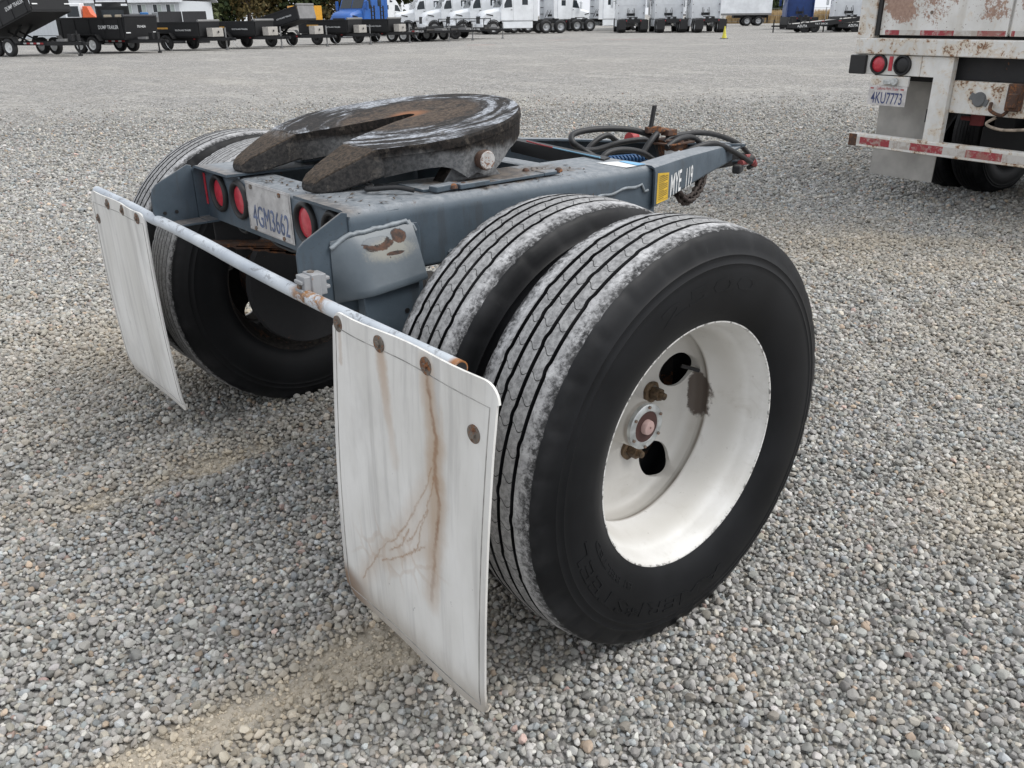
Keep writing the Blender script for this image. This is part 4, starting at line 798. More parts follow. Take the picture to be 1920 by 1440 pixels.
# paper label, black strap across the front
lb = MB().add([(.60, -.50, 1.0495), (.70, -.50, 1.0484), (.70, -.40, 1.0484), (.60, -.36, 1.0495)], [(0, 1, 2, 3)]).build('paper_label', MWHT, dolly); MB().add([(.655, -.4995, 1.0505), (.70, -.4995, 1.0499), (.70, -.402, 1.0499), (.675, -.395, 1.0502)], [(0, 1, 2, 3)]).build('label_stripe', simple('pale_blue_print', (.16, .42, .68), .5), lb)
MB().sweep([[(x, y, z), (x + .05, y + .02, z), (x + .05, y + .02, z - .008), (x, y, z - .05)] for x, y, z in [(.775, .30, 1.050), (.715, -.02, 1.052), (.655, -.345, 1.053)]]).build('front_strap', MBLK, dolly)
MB().tube([(.775, .20, 1.0525), (.74, .08, 1.0535), (.715, -.02, 1.0545)], .003, 6).build('red_edge', MRED, dolly); MB().tube([(.715, -.02, 1.0545), (.68, -.2, 1.0555), (.66, -.32, 1.0562)], .003, 6).build('blue_edge', simple('pale_blue_wire', (.22, .45, .62), .5), dolly)
MB().bb(.72, 1.5, -.03, .03, .90, .94).build('centre_spine', MDRK, dolly, bevel=.004)
# ---- jack with crank
jk = MB().lathe([(.885, 0), (.885, .052), (.985, .055), (.995, .058), (1.02, .058), (1.024, .05), (1.024, 0)], 32, ax='z', o=(1.415, -.01, 0)).build('jack_leg', MBRN, dolly, 35)
MB().bb(1.335, 1.50, -.075, .055, 1.003, 1.011).build('jack_flange', MBRN, jk, bevel=.002)
MB().box((1.46, .0, .97), (.05, .10, .10)).build('jack_gearbox', MBRN, jk, bevel=.006)
MB().cyl((1.41, -.01, 1.02), (1.41, -.01, 1.062), .020, n=16).box((1.40, -.01, 1.050), (.06, .045, .026)).build('jack_cap', MBRN, jk, bevel=.004)
MB().cyl((1.40, -.01, 1.055), (1.30, .015, 1.068), .013, n=12).box((1.318, .01, 1.066), (.07, .024, .026), Matrix.Rotation(R(-14), 3, 'Z')).build('crank_arm', MBRN, jk, bevel=.003)
MB().sweep([[(x - .009, y - .006, z), (x + .009, y - .006, z), (x + .009, y + .006, z), (x - .009, y + .006, z)] for x, y, z in [(1.303, .012, 1.06), (1.312, .002, 1.165)]]).build('crank_handle', MDRK, jk, bevel=.002)
MB().lathe([(.955, .0557), (.975, .0559)], 32, ax='z', o=(1.415, -.01, 0)).mesh('x', MWHT)
pl_ = []
for i in range(9):
    t = R(196 + i * 9); pl_ += [(1.415 + .0568 * math.cos(t), -.01 + .0568 * math.sin(t), .945 + .006 * rnd.random()), (1.415 + .0568 * math.cos(t), -.01 + .0568 * math.sin(t), .975 + .006 * rnd.random())]
MB().add(pl_, [(2 * i, 2 * i + 2, 2 * i + 3, 2 * i + 1) for i in range(8)]).build('jack_sticker', MWHT, jk)
# ---- hoses
HS = [([(1.02, -.04, .95), (.96, .05, 1.008), (.889, .05, 1.048), (.921, .08, 1.078), (1.054, .08, 1.085), (1.215, .05, 1.072), (1.328, .03, 1.038), (1.377, .03, .993), (1.37, 0, .93)], .0125),
      ([(1.36, -.02, 1.01), (1.417, -.02, 1.031), (1.591, -.02, 1.032), (1.747, -.02, 1.004), (1.895, -.02, .954), (1.993, -.02, .891), (2.034, -.02, .851), (1.99, -.02, .835)], .0115),
      ([(1.33, -.06, 1.0), (1.40, -.06, 1.024), (1.499, -.05, 1.024), (1.565, -.05, .993), (1.576, -.05, .94)], .012),
      ([(1.40, -.06, .93), (1.446, -.08, .974), (1.538, -.1, .994), (1.624, -.1, .988), (1.735, -.1, .948), (1.846, -.1, .90), (1.89, -.10, .88)], .012),
      ([(.87, -.1, .96), (.909, -.1, 1.011), (.962, -.1, 1.025), (1.039, -.1, 1.022), (1.135, -.1, 1.0), (1.212, -.1, .96)], .012),
      ([(1.03, .15, .94), (1.072, .15, .995), (1.128, .15, 1.029), (1.192, .15, 1.041), (1.25, .15, 1.01)], .0115),
      ([(.93, .1, .98), (.985, .1, 1.002), (1.078, .1, 1.0), (1.207, .1, 1.013), (1.341, .1, 1.014), (1.447, .1, 1.0)], .0115),
      ([(1.20, -.02, .94), (1.226, -.02, .98), (1.279, -.02, 1.031), (1.321, -.01, 1.05), (1.35, .02, 1.02)], .0125)]
for pts, r in HS: MB().tube(crom(pts, 8), r, 12).build('air_hose', MHOSE, dolly, 60)
cb = [(1.02 + .2 * i / 90, .0 - .06 * i / 90 + .018 * math.cos(i * .9), .968 + .018 * math.sin(i * .9)) for i in range(91)]
MB().tube(cb, .005, 6).build('coiled_blue_line', MBLUE, dolly, 60)
cb = [(.86 + .10 * i / 50, .16 - .05 * i / 50 + .016 * math.cos(i * .9), .992 + .016 * math.sin(i * .9)) for i in range(51)]
MB().tube(cb, .0045, 6).build('coiled_red_line', MRED, dolly, 60)
MB().lathe([(-.02, 0), (-.02, .03), (0, .038), (.02, .032), (.03, 0)], 24, ax='x', o=(1.50, .29, .985)).build('gladhand', MRED, dolly, 40)
MB().cyl((1.80, -.105, .888), (1.99, -.04, .868), .013, n=14).build('gladhand', MGLH, dolly); MB().cyl((1.99, -.04, .868), (2.03, -.03, .845), .018, .011, 14).build('gladhand', MGLH, dolly)
MB().cyl((1.84, -.10, .912), (1.98, -.03, .892), .009, n=12).build('gladhand', MGLH, dolly)

# ================================================================ rusty white box trailer on the right
def m_rusty_white(name, rust, chip, brown=0.0):
    k = N(name); x, y, z = k.xyz(); n1 = k.noise(3, 6, 0.6); n2 = k.noise(55, 6, 0.7); n3 = k.noise(9, 8, 0.75, dist=0.4); nv = k.noise(12, 5, 0.6, co=k.mapv((1, 1, .12)))
    c = k.mix(k.ramp(n1, .3, .7), (.60, .59, .56), (.76, .755, .735)); c = k.mix(k.mt('MULTIPLY', k.ramp(nv, .5, .72), .35), c, (.46, .41, .33))
    if brown:
        bm_ = k.ramp(k.mt('ADD', k.mt('MULTIPLY', k.noise(1.9, 3, .5, dist=.4), .72), k.mt('MULTIPLY', k.noise(38, 6, .8), .28)), .515, .53); c = k.mix(bm_, c, k.mix(k.hi(n2), (.30, .19, .145), (.40, .27, .21)))
        sp = k.ramp(k.mt('ADD', k.mt('MULTIPLY', k.vor(42), .7), k.mt('MULTIPLY', n3, .6)), .36, .40, 1.0, 0.0); c = k.mix(k.mt('MULTIPLY', sp, .8), c, (.20, .15, .125))
    rm = k.ramp(k.mt('ADD', k.mt('MULTIPLY', n3, .62), k.mt('MULTIPLY', n2, .38)), chip, chip + .05); hal = k.ramp(n3, chip - .1, chip + .06)
    c = k.mix(k.mt('MULTIPLY', hal, .45 * rust), c, (.55, .38, .18)); c = k.mix(k.mt('MULTIPLY', rm, rust), c, k.mix(k.hi(n2), (.05, .025, .014), (.24, .10, .035)))
    k.bump(k.mt('SUBTRACT', k.mt('MULTIPLY', n2, .3), rm), .3, .003); return k.fin(c, .55)
RW1, RW2, RDOOR = m_rusty_white('rusted_white_steel', .95, .535), m_rusty_white('white_steel_light_rust', .9, .585), m_rusty_white('peeling_white_door', .6, .64, 1.0)
def m_tape(name, L, flip):
    k = N(name); x, y, z = k.xyz(); n2 = k.noise(25, 6, .75); f = k.mt('FRACT', k.mt('ADD', k.mt('DIVIDE', y, L), flip)); rd = k.mt('LESS_THAN', f, .60)
    c = k.mix(rd, (.52, .50, .47), (.30, .035, .045)); c = k.mix(k.mt('MULTIPLY', k.ramp(n2, .50, .60), .6), c, (.50, .46, .42)); c = k.mix(k.mt('MULTIPLY', k.ramp(k.noise(7, 6, .75), .5, .58), .5), c, (.30, .22, .17)); return k.fin(c, .45)
TYD = TY2.copy(); TYD.materials[1] = MRUB
MGREYF = simple('grey_flap', (.40, .385, .36), .7, var=.15, scale=5)
bt_ = empty('box_trailer', (5.39, .27, 0), R(-7.5)); tag(bt_, 'old rusty white box trailer seen from behind with red striped bumper', 'trailer')
def bp(name, mat, *a, bevel=.004, par=bt_): 
    return MB().bb(*a).build(name, mat, par, bevel=bevel)
bp('body', RW2, .055, 12.5, -1.20, 1.20, 1.34, 4.0, bevel=.02); bp('floor_frame', MDRK, .10, 12.5, -1.15, 1.15, 1.20, 1.33)
for s in (-1, 1):
    d = bp('door', RDOOR, .030, .054, s * .012 if s > 0 else -1.05, 1.05 if s > 0 else -.012, 1.335, 3.9, bevel=.003)
    MB().bb(.0285, .0298, .02 if s > 0 else -1.0, 1.0 if s > 0 else -.02, 1.336, 1.372).build('reflective_tape', m_tape('door_tape', .46, .1), d)
    for zz in (1.46, 1.62, 2.4, 3.4): MB().cyl((.045, s * 1.07, zz - .03), (.045, s * 1.07, zz + .03), .016, n=12).box((.038, s * 1.02, zz), (.012, .09, .05)).build('hinge', MBRN, d, bevel=.002)
    MB().cyl((.030, s * .62, 1.50), (.024, s * .62, 1.50), .012, n=12).build('rivet', MBOLT, d)
    bp('corner_post', RW1, -.005, .085, s * 1.085 if s > 0 else -1.235, 1.235 if s > 0 else -1.085, 1.31, 4.0, bevel=.008)
    bp('door_seal', MBLK, .012, .05, s * 1.052 if s > 0 else -1.085, 1.085 if s > 0 else -1.052, 1.33, 3.9)
    # lamp box
    lbx = bp('lamp_box', RW2, .0, .20, *((.62, 1.245) if s > 0 else (-1.245, -.62)), 1.035, 1.186, bevel=.006)
    bp('inner_box', RW2, .006, .20, *((.40, .619) if s > 0 else (-.619, -.40)), 1.035, 1.186)
    MB().bb(-.035, -.0008, *((1.10, 1.25) if s > 0 else (-1.25, -1.10)), 1.035, 1.182).build('dock_bumper', MBLK, bt_, bevel=.008)
    for yy in (.99, .775):
        l = MB().lathe([(0, .077), (-.012, .078), (-.02, .072), (-.02, .064), (-.006, .060)], 36, ax='x', o=(-.0005, s * yy, 1.115)).build('tail_lamp', MBLK, bt_, 45)
        MB().lathe([(-.004, .061), (-.012, .05), (-.016, .03), (-.017, 0)], 32, ax='x', o=(0, s * yy, 1.115)).build('lens', MLENS if yy > .9 else MBLK, l, 45)
    MB().bb(-.006, -.0008, s * .883 - .017, s * .883 + .017, 1.068, 1.178).build('reflector', MLENS, bt_, bevel=.002)
    hp = MB().sweep([[(x - .03, s * .355, z), (x + .03, s * .355, z), (x + .03, s * .50, z), (x - .03, s * .50, z)] for x, z in [(.034, 1.186), (.030, .56)]]).build('bumper_post', RW2, bt_, bevel=.004)
    MB().sweep([[(x, s * .39, z), (x + .03, s * .39, z), (x + .03, s * .45, z), (x, s * .45, z)] for x, z in [(.66, 1.16), (.065, .60)]]).build('bumper_brace', MDRK, bt_, bevel=.003)
    fl = MB()
    rows = [[(.34 + .03 * math.sin(v * 2.4) + .004 * math.sin(u * 9), s * (1.18 - .60 * u), .98 - .80 * v) for u in np.linspace(0, 1, 9)] for v in np.linspace(0, 1, 12)]
    Vf = [p for r_ in rows for p in r_]; Ff = [(i * 9 + j, i * 9 + j + 1, (i + 1) * 9 + j + 1, (i + 1) * 9 + j) for i in range(11) for j in range(8)]; nf = len(Vf)
    fl.add(Vf + [(x + .008, y, z) for x, y, z in Vf], Ff + [tuple(q + nf for q in reversed(f)) for f in Ff]); fl.build('mudflap', MGREYF, bt_, 50)
    for yy in (.98, .65):
        wo = put('wheel', RIMD, bt_); wo.location = (1.40, s * yy, .525); wo.rotation_euler = (0, 0, 0 if s < 0 else PI); put('tyre', TYD, wo); put('wheel_disc', DISCD, wo)
bp('sill', RW1, -.025, .10, -1.22, 1.22, 1.19, 1.312, bevel=.01)
bp('cross_beam', RW1, .05, .11, -.353, .353, .785, 1.02, bevel=.006); bp('beam_web', MDRK, .12, .14, -.60, .60, 1.02, 1.186)
bm2 = MB().prism([(.0, .455), (-.012, .46), (-.012, .555), (.0, .562), (.058, .562), (.058, .552), (.004, .550), (.004, .468), (.058, .465), (.058, .455)], -1.17, 1.17); bm2 = bm2.build('rear_bumper', RW1, bt_, bevel=.002)
MB().bb(-.0135, -.0122, -1.08, 1.09, .478, .536).build('reflective_tape', m_tape('bumper_tape', .47, .35), bm2); MB().bb(-.0138, -.0121, 1.09, 1.168, .458, .556).build('rusty_end', MBRN, bm2)
for s in (-1, 1): MB().bb(.02, .30, s * .46, s * .52, .70, .80).bb(.2, 9, s * .44, s * .52, 1.05, 1.20).build('frame_rail', MDRK, bt_)
MB().lathe([(-.02, 0), (-.02, .045), (-.012, .05), (0, .055)], 24, ax='x', o=(.05, .128, .895)).box((.044, .128, .895), (.01, .15, .05), Matrix.Rotation(R(20), 3, 'X')).build('power_socket', simple('grey_socket', (.12, .125, .13), .5), bt_, bevel=.003)
MB().cyl((1.40, -.98, .525), (1.40, .98, .525), .065, n=20).build('axle', MDRK, bt_, 40)
MB().bb(.35, .40, .25, .34, .67, .76).cyl((.36, .34, .72), (.36, .42, .72), .018, n=10).build('red_valve', MGLH, bt_, bevel=.004)
pq = MB().bb(-.03, -.028, .683, 1.03, .803, .955).build('licence_plate', simple('aged_plate', (.55, .53, .52), .5, var=.2, scale=20), bt_, bevel=.001)
MB().bb(-.02, .0, .69, 1.03, .955, 1.03).build('plate_bracket', RW1, bt_, bevel=.003)
lettering('plate_number', '4KU7773', (-.0305, .857, .862), (0, -1, 0), (0, 0, 1), .285, .085, MINK, pq); lettering('plate_script', 'California Perm. Trailer', (-.0305, .857, .935), (0, -1, 0), (0, 0, 1), .20, .022, MRED, pq)
for y0 in (1.0, .725): MB().bb(-.031, -.0301, y0 - .015, y0 + .015, .928, .938).build('red_tab', MRED, pq)
MB().box((-.028, .86, .985), (.05, .07, .035)).cyl((-.03, .80, .99), (-.05, .80, .99), .03, n=16).build('plate_lamp', MALU, bt_, bevel=.006)
MB().box((.02, -.15, .93), (.07, .10, .19)).cyl((-.03, -.16, .86), (-.03, -.16, .96), .035, n=14).build('pintle_hook', MBRN, bt_, bevel=.01)
MB().tube(crom([(.04, -.03, .78), (.02, .02, .73), (.02, -.10, .70), (.02, -.30, .72), (.05, -.5, .75)], 6), .011, 10).build('air_hose', simple('tan_hose', (.30, .25, .20), .7, var=.4, scale=30), bt_, 60)
MB().tube(crom([(.03, .02, .88), (.0, .0, .83), (.02, -.08, .80), (.04, -.12, .86)], 6), .013, 10).build('tow_loop', MBRN, bt_, 60)
MB().tube([(.25, .30, 1.17), (.30, .12, .95)], .012, 8).build('stay_rod', MALU, bt_)

MB().bb(.75, 2.2, -.45, .45, .42, .62).bb(1.2, 1.6, -.40, .40, .62, 1.05).build('suspension_fill', MDRK, bt_, bevel=.01)  # black suspension boxes added to darken the underside
for s in (-1, 1): MB().lathe([(-.09, 0), (-.09, .085), (.09, .085), (.09, 0)], 20, ax='x', o=(.85, s * .28, .66)).build('brake_chamber', MDRK, bt_, 35); MB().bb(.20, .32, s * .56, s * 1.16, .985, 1.033).build('flap_bracket', MDRK, bt_)

# ================================================================ background vehicles
PBLK = painted('black_trailer_paint', (.006, .0063, .0075), .5, dirt=.03); PGRY = painted('grey_steel', (.20, .20, .20), .5); PWH = painted('white_truck_paint', (.80, .825, .85), .25, dirt=.05, scale=.8); PBL = painted('blue_truck_paint', (.018, .10, .36), .28, dirt=.05, scale=.8); PDB = painted('dark_blue_paint', (.012, .045, .18), .3, dirt=.05)
GLS = simple('dark_glass', (.025, .032, .038), .12); CHR = simple('polished_metal', (.55, .56, .57), .25, .8); TIRE = simple('far_tyre', (.016, .016, .017), .75); RIMW = simple('white_wheel', (.66, .67, .67), .4); RIMK = simple('black_wheel', (.02, .02, .02), .5); RIMA = simple('aluminium_wheel', (.5, .51, .52), .35, .6)
TBX = simple('grey_toolbox', (.42, .40, .37), .5); AMB = simple('amber_stripe', (.62, .33, .06), .5); WDECK = simple('pale_deck', (.42, .41, .39), .7)
def far_wheel_meshes(r, wd, rimmat, nm='wheel'):
    rim = MB().lathe([(-wd * .42, r * .60), (-wd * .30, r * .55), (-wd * .2, r * .50), (-wd * .12, r * .22), (-wd * .34, r * .16), (-wd * .36, 0)], 24).lathe([(wd * .42, r * .60), (wd * .2, r * .5), (wd * .1, 0)], 24).mesh(nm, rimmat, 40)
    ty = MB().lathe([(-wd * .40, r * .585), (-wd * .5, r * .70), (-wd * .5, r * .86), (-wd * .38, r * .985), (-wd * .30, r), (wd * .30, r), (wd * .38, r * .985), (wd * .5, r * .86), (wd * .5, r * .70), (wd * .40, r * .585)], 28).mesh('tyre', TIRE, 40)
    return rim, ty
WT_W, WT_K, WT_A, WT_S = far_wheel_meshes(.385, .24, RIMW), far_wheel_meshes(.37, .22, RIMK), far_wheel_meshes(.52, .30, RIMA), far_wheel_meshes(.37, .26, RIMA)
WT_D = far_wheel_meshes(.52, .62, RIMA); WT_P = far_wheel_meshes(.39, .26, simple('dark_alloy', (.1, .1, .1), .4))
def fwheel(par, ms, loc, flip):
    a = put('wheel', ms[0], par); a.location = loc; a.rotation_euler = (0, 0, PI if flip else 0); put('tyre', ms[1], a); return a
def part(par, name, mat, *boxes, bevel=.0):
    b = MB()
    for q in boxes: b.bb(*q)
    return b.build(name, mat, par, bevel=bevel)
def dump_trailer(loc, rz, label, group, L, W, H, tandem, tilt, big, name='dump_trailer'):
    t = empty(name, (*loc, 0), rz); tag(t, label, 'trailer', group); hw = W / 2; zf = .62
    for s in (-1, 1): part(t, 'chassis_rail', PBLK, (-.1, L + .15, s * .42 - .04, s * .42 + .04, zf - .17, zf - .01))
    for s in (-1, 1): MB().sweep([[(x, y - .04, zf - .17), (x, y + .04, zf - .17), (x, y + .04, zf - .02), (x, y - .04, zf - .02)] for x, y in [(L - .2, s * .62), (L + 1.35, s * .06)]]).build('tongue_arm', PBLK, t)
    MB().bb(L + 1.3, L + 1.62, -.06, .06, zf - .15, zf - .03).cyl((L + 1.60, 0, zf - .10), (L + 1.66, 0, zf - .10), .07, n=12).build('coupler', PBLK, t)
    MB().cyl((L + 1.05, .0, .06), (L + 1.05, 0, zf + .45), .038, n=10).cyl((L + 1.05, 0, 0), (L + 1.05, 0, .07), .10, n=12).build('jack', PGRY if not big else PBLK, t)
    MB().tube(crom([(L + 1.35, .1, zf - .1), (L + 1.5, .14, .22), (L + 1.75, .1, .10)], 4), .012, 6).build('safety_chain', CHR, t)
    ax = [L * .36, L * .36 + .86] if tandem else [L * .40]; ms = WT_W if big else WT_K
    for s in (-1, 1):
        for a in ax: fwheel(t, ms, (a, s * (hw + .16), .385 if big else .37), s > 0)
        x0, x1 = ax[0] - .45, ax[-1] + .45; o = hw + .02
        MB().sweep([[(x, s * o, z), (x, s * (o + .28), z), (x, s * (o + .28), z + .02), (x, s * o, z + .02)] for x, z in [(x0 - .1, .56), (x0 + .12, .82), (x1 - .12, .82), (x1 + .1, .56)]]).build('fender', PBLK, t)
    # bed (tilts about its rear lower edge)
    def T(x, y, z):
        c, s_ = math.cos(tilt), math.sin(tilt); return (x * c - (z) * s_, y, zf + x * s_ + z * c)
    def tb(x0, x1, y0, y1, z0, z1, name, mat, bev=0):
        b = MB().bb(x0, x1, y0, y1, z0, z1); b.v = [T(*q) for q in b.v]; return b.build(name, mat, t, bevel=bev)
    tb(0, L, -hw, hw, 0, .06, 'bed_floor', PBLK)
    for s in (-1, 1):
        tb(0, L, s * hw - .03, s * hw + .03, .06, H, 'bed_side', PBLK); tb(-.02, L + .02, s * hw - .05, s * hw + .055, H, H + .075, 'top_rail', PBLK)
        for i in range(5):
            x = .25 + i * (L - .5) / 4
            if big: tb(x - .03, x + .03, s * (hw + .031) - .02, s * (hw + .031) + .02, .06, H - .03, 'side_rib', PBLK)
    b = MB(); fx = .16 if big else .03
    b.prism([(L - .02, .06), (L + .03, .06), (L + .03 + fx, H + .06), (L - .02 + fx, H + .06)], -hw + .03, hw - .03); b.v = [T(*q) for q in b.v]; b.build('front_wall', PBLK if big or tilt == 0 else PGRY, t)
    tb(-.03, .0, -hw, hw, .0, H, 'tailgate', PBLK)
    b = MB().cyl((L + .02 + fx * .5, -hw, H + .12), (L + .02 + fx * .5, hw, H + .12), .06, n=12); b.v = [T(*q) for q in b.v]; b.build('tarp_roll', simple('dark_tarp', (.05, .05, .055), .8) if big else PGRY, t)
    def TX(s, txt, x, z, w_, h_, m):
        o = T(x, s * (hw + .058), z); ux = Vector(T(1, 0, 0)) - Vector(T(0, 0, 0)); uz = Vector(T(0, 0, 1)) - Vector(T(0, 0, 0)); lettering('side_lettering', txt, o, ux * (1 if s < 0 else -1), uz, w_, h_, m, t)
    sd = -1
    if big:
        TX(sd, 'DUMP TRAILER', L * .80, H * .60, 1.30, .16, MWHT)
        lettering('front_lettering', '7014EA', Vector(T(L + .036 + fx * .62, 0, H * .62)), (0, 1, 0), Vector(T(fx, 0, H)) - Vector(T(0, 0, 0)), .55, .11, MWHT, t)
        for y in (-.85, .85): b = MB().bb(L + .06 + fx * .3, L + .065 + fx * .3, y - .14, y + .14, H * .30, H * .35); b.v = [T(*q) for q in b.v]; b.build('reflector', MWHT, t)
        for i in range(6): part(t, 'reflector', MRED if i % 2 else MWHT, (L * .55 + i * .22, L * .55 + i * .22 + .2, -.466, -.462, zf - .12, zf - .05))
        part(t, 'tray', PGRY, (L + .20, L + .72, -.42, .42, zf, zf + .10))
        part(t, 'tongue_box', PBLK, (L + .72, L + .98, -.24, .24, zf, zf + .30), bevel=.01)
    else:
        TX(sd, 'SOUTHLAND TRAILERS', L * .72, H * .52, 1.05, .075, MWHT); b = MB().bb(L * .18, L * .42, sd * (hw + .036) - .003, sd * (hw + .036) + .003, H * .60, H * .72); b.v = [T(*q) for q in b.v]; b.build('amber_stripe', AMB, t)
        bx = part(t, 'toolbox', TBX, (L + .20, L + .58, -.40, .40, zf + .02, zf + .44), bevel=.01); part(bx, 'lock', PBLK, (L + .621, L + .628, -.05, .05, zf + .2, zf + .30))
        part(t, 'reflector', MRED, (L * .8, L * .8 + .12, -.47, -.466, zf - .12, zf - .06))
    if tilt > 0:
        for s in (-1, 1):
            p1 = T(L * .55, s * .3, 0); MB().cyl((L * .30, s * .3, zf - .05), p1, .05, n=10).cyl((L * .62, s * .3, zf - .05), T(L * .32, s * .3, 0), .04, n=8).build('lift_arm', PBLK, t)
    return t
HD = R(-64)
def row(px, py, d): return (px - d * math.cos(HD), py - d * math.sin(HD))     # tongue tip -> rear of the bed
G1 = 'black dump trailers parked in a row'
def dt(tip, label, L, W, H, tandem, tilt, big): dump_trailer(row(tip[0], tip[1], L + 1.6), HD, label, G1, L, W, H, tandem, tilt, big)
dt((10.55, 41.6), 'large black dump trailer with its bed raised, at the left edge', 4.3, 2.1, .92, True, R(17), True)
dt((14.3, 42.0), 'large black dump trailer with level bed beside the raised one', 4.3, 2.1, .92, True, 0, True)
dt((17.9, 42.4), 'small black dump trailer with toolbox next to the large level one', 3.4, 1.55, .66, False, 0, False)
dt((20.9, 42.3), 'small black dump trailer with toolbox left of the one with raised grey front', 3.4, 1.55, .66, False, 0, False)
dt((23.8, 42.6), 'small black dump trailer with its bed raised showing a grey front', 3.4, 1.55, .66, False, R(13), False)
dt((27.1, 43.4), 'small black dump trailer with toolbox right of the raised one', 3.4, 1.55, .66, False, 0, False)
dt((30.2, 43.9), 'small black dump trailer with toolbox in front of the white truck', 3.4, 1.55, .66, False, 0, False)
def flat_trailer(tip, rz, label, L, W, ramps, rail, name='flatbed_trailer', txt='TRAILER'):
    t = empty(name, (tip[0] - (L + 1.4) * math.cos(rz), tip[1] - (L + 1.4) * math.sin(rz), 0), rz); tag(t, label, 'trailer', 'black flatbed trailers in the row'); hw = W / 2
    for s in (-1, 1):
        part(t, 'side_rail', PBLK, (0, L, s * hw - .04, s * hw + .04, .50, .72)); MB().sweep([[(x, y - .04, .50), (x, y + .04, .50), (x, y + .04, .64), (x, y - .04, .64)] for x, y in [(L - .1, s * .7), (L + 1.35, s * .06)]]).build('tongue_arm', PBLK, t)
        for a in (L * .42, L * .42 + .86): fwheel(t, WT_W if not rail else WT_K, (a, s * (hw + .14), .375), s > 0)
        part(t, 'fender', PBLK, (L * .42 - .45, L * .42 + 1.3, min(s * (hw + .01), s * (hw + .27)), max(s * (hw + .01), s * (hw + .27)), .80, .83))
        if ramps:
            for k in (-1, 1): MB().bb(.02, .10, s * hw * .55 + k * .17 - .03, s * hw * .55 + k * .17 + .03, .7, 2.15).build('ramp_rail', PBLK, t)
            for i in range(6): part(t, 'ramp_rung', PBLK, (.03, .09, s * hw * .55 - .139, s * hw * .55 + .139, .85 + i * .23, .90 + i * .23))
        for i in range(5): part(t, 'reflector', MRED if i % 2 else MWHT, (L * .55 + i * .28, L * .55 + i * .28 + .2, s * (hw + .042) - .001, s * (hw + .042) + .001, .58, .65))
    part(t, 'deck', simple('dark_deck_' + name, (.06, .055, .05), .8), (0, L, -hw + .041, hw - .041, .64, .70))
    part(t, 'headboard', PBLK, (L - .04, L, -hw, hw, .721, .90)); lettering('side_lettering', txt, (L * .85, -hw - .042, .61), (1, 0, 0), (0, 0, 1), .9, .12, MWHT, t)
    part(t, 'tray', PGRY, (L + .15, L + .75, -.3, .3, .64, .76)); MB().cyl((L + 1.05, 0, .05), (L + 1.05, 0, 1.0), .04, n=10).cyl((L + 1.05, 0, .0), (L + 1.05, 0, .06), .1, n=10).build('jack', PGRY, t); MB().bb(L + 1.3, L + 1.6, -.06, .06, .52, .62).build('coupler', PBLK, t)
    if rail:
        for x in (L * .35, L * .6, L - .05):
            for s in (-1, 1): part(t, 'rail_post', PBLK, (x - .025, x + .025, s * hw - .025, s * hw + .025, .722, 1.25))
        for s in (-1, 1): part(t, 'top_rail', PBLK, (L * .35 - .02, L, s * hw - .03, s * hw + .03, 1.252, 1.30))
    return t
flat_trailer((33.2, 44.2), HD, 'black trailer with loading ramps standing up, between dump trailers and trucks', 4.2, 2.0, True, False, txt='DUMP TRAILER')
flat_trailer((35.4, 44.6), HD, 'low black trailer with white side lettering beside the one with ramps', 4.4, 2.0, False, False)
flat_trailer((39.4, 46.3), R(-52), 'black flatbed trailer with rails, rightmost of the row', 5.0, 2.0, False, True)
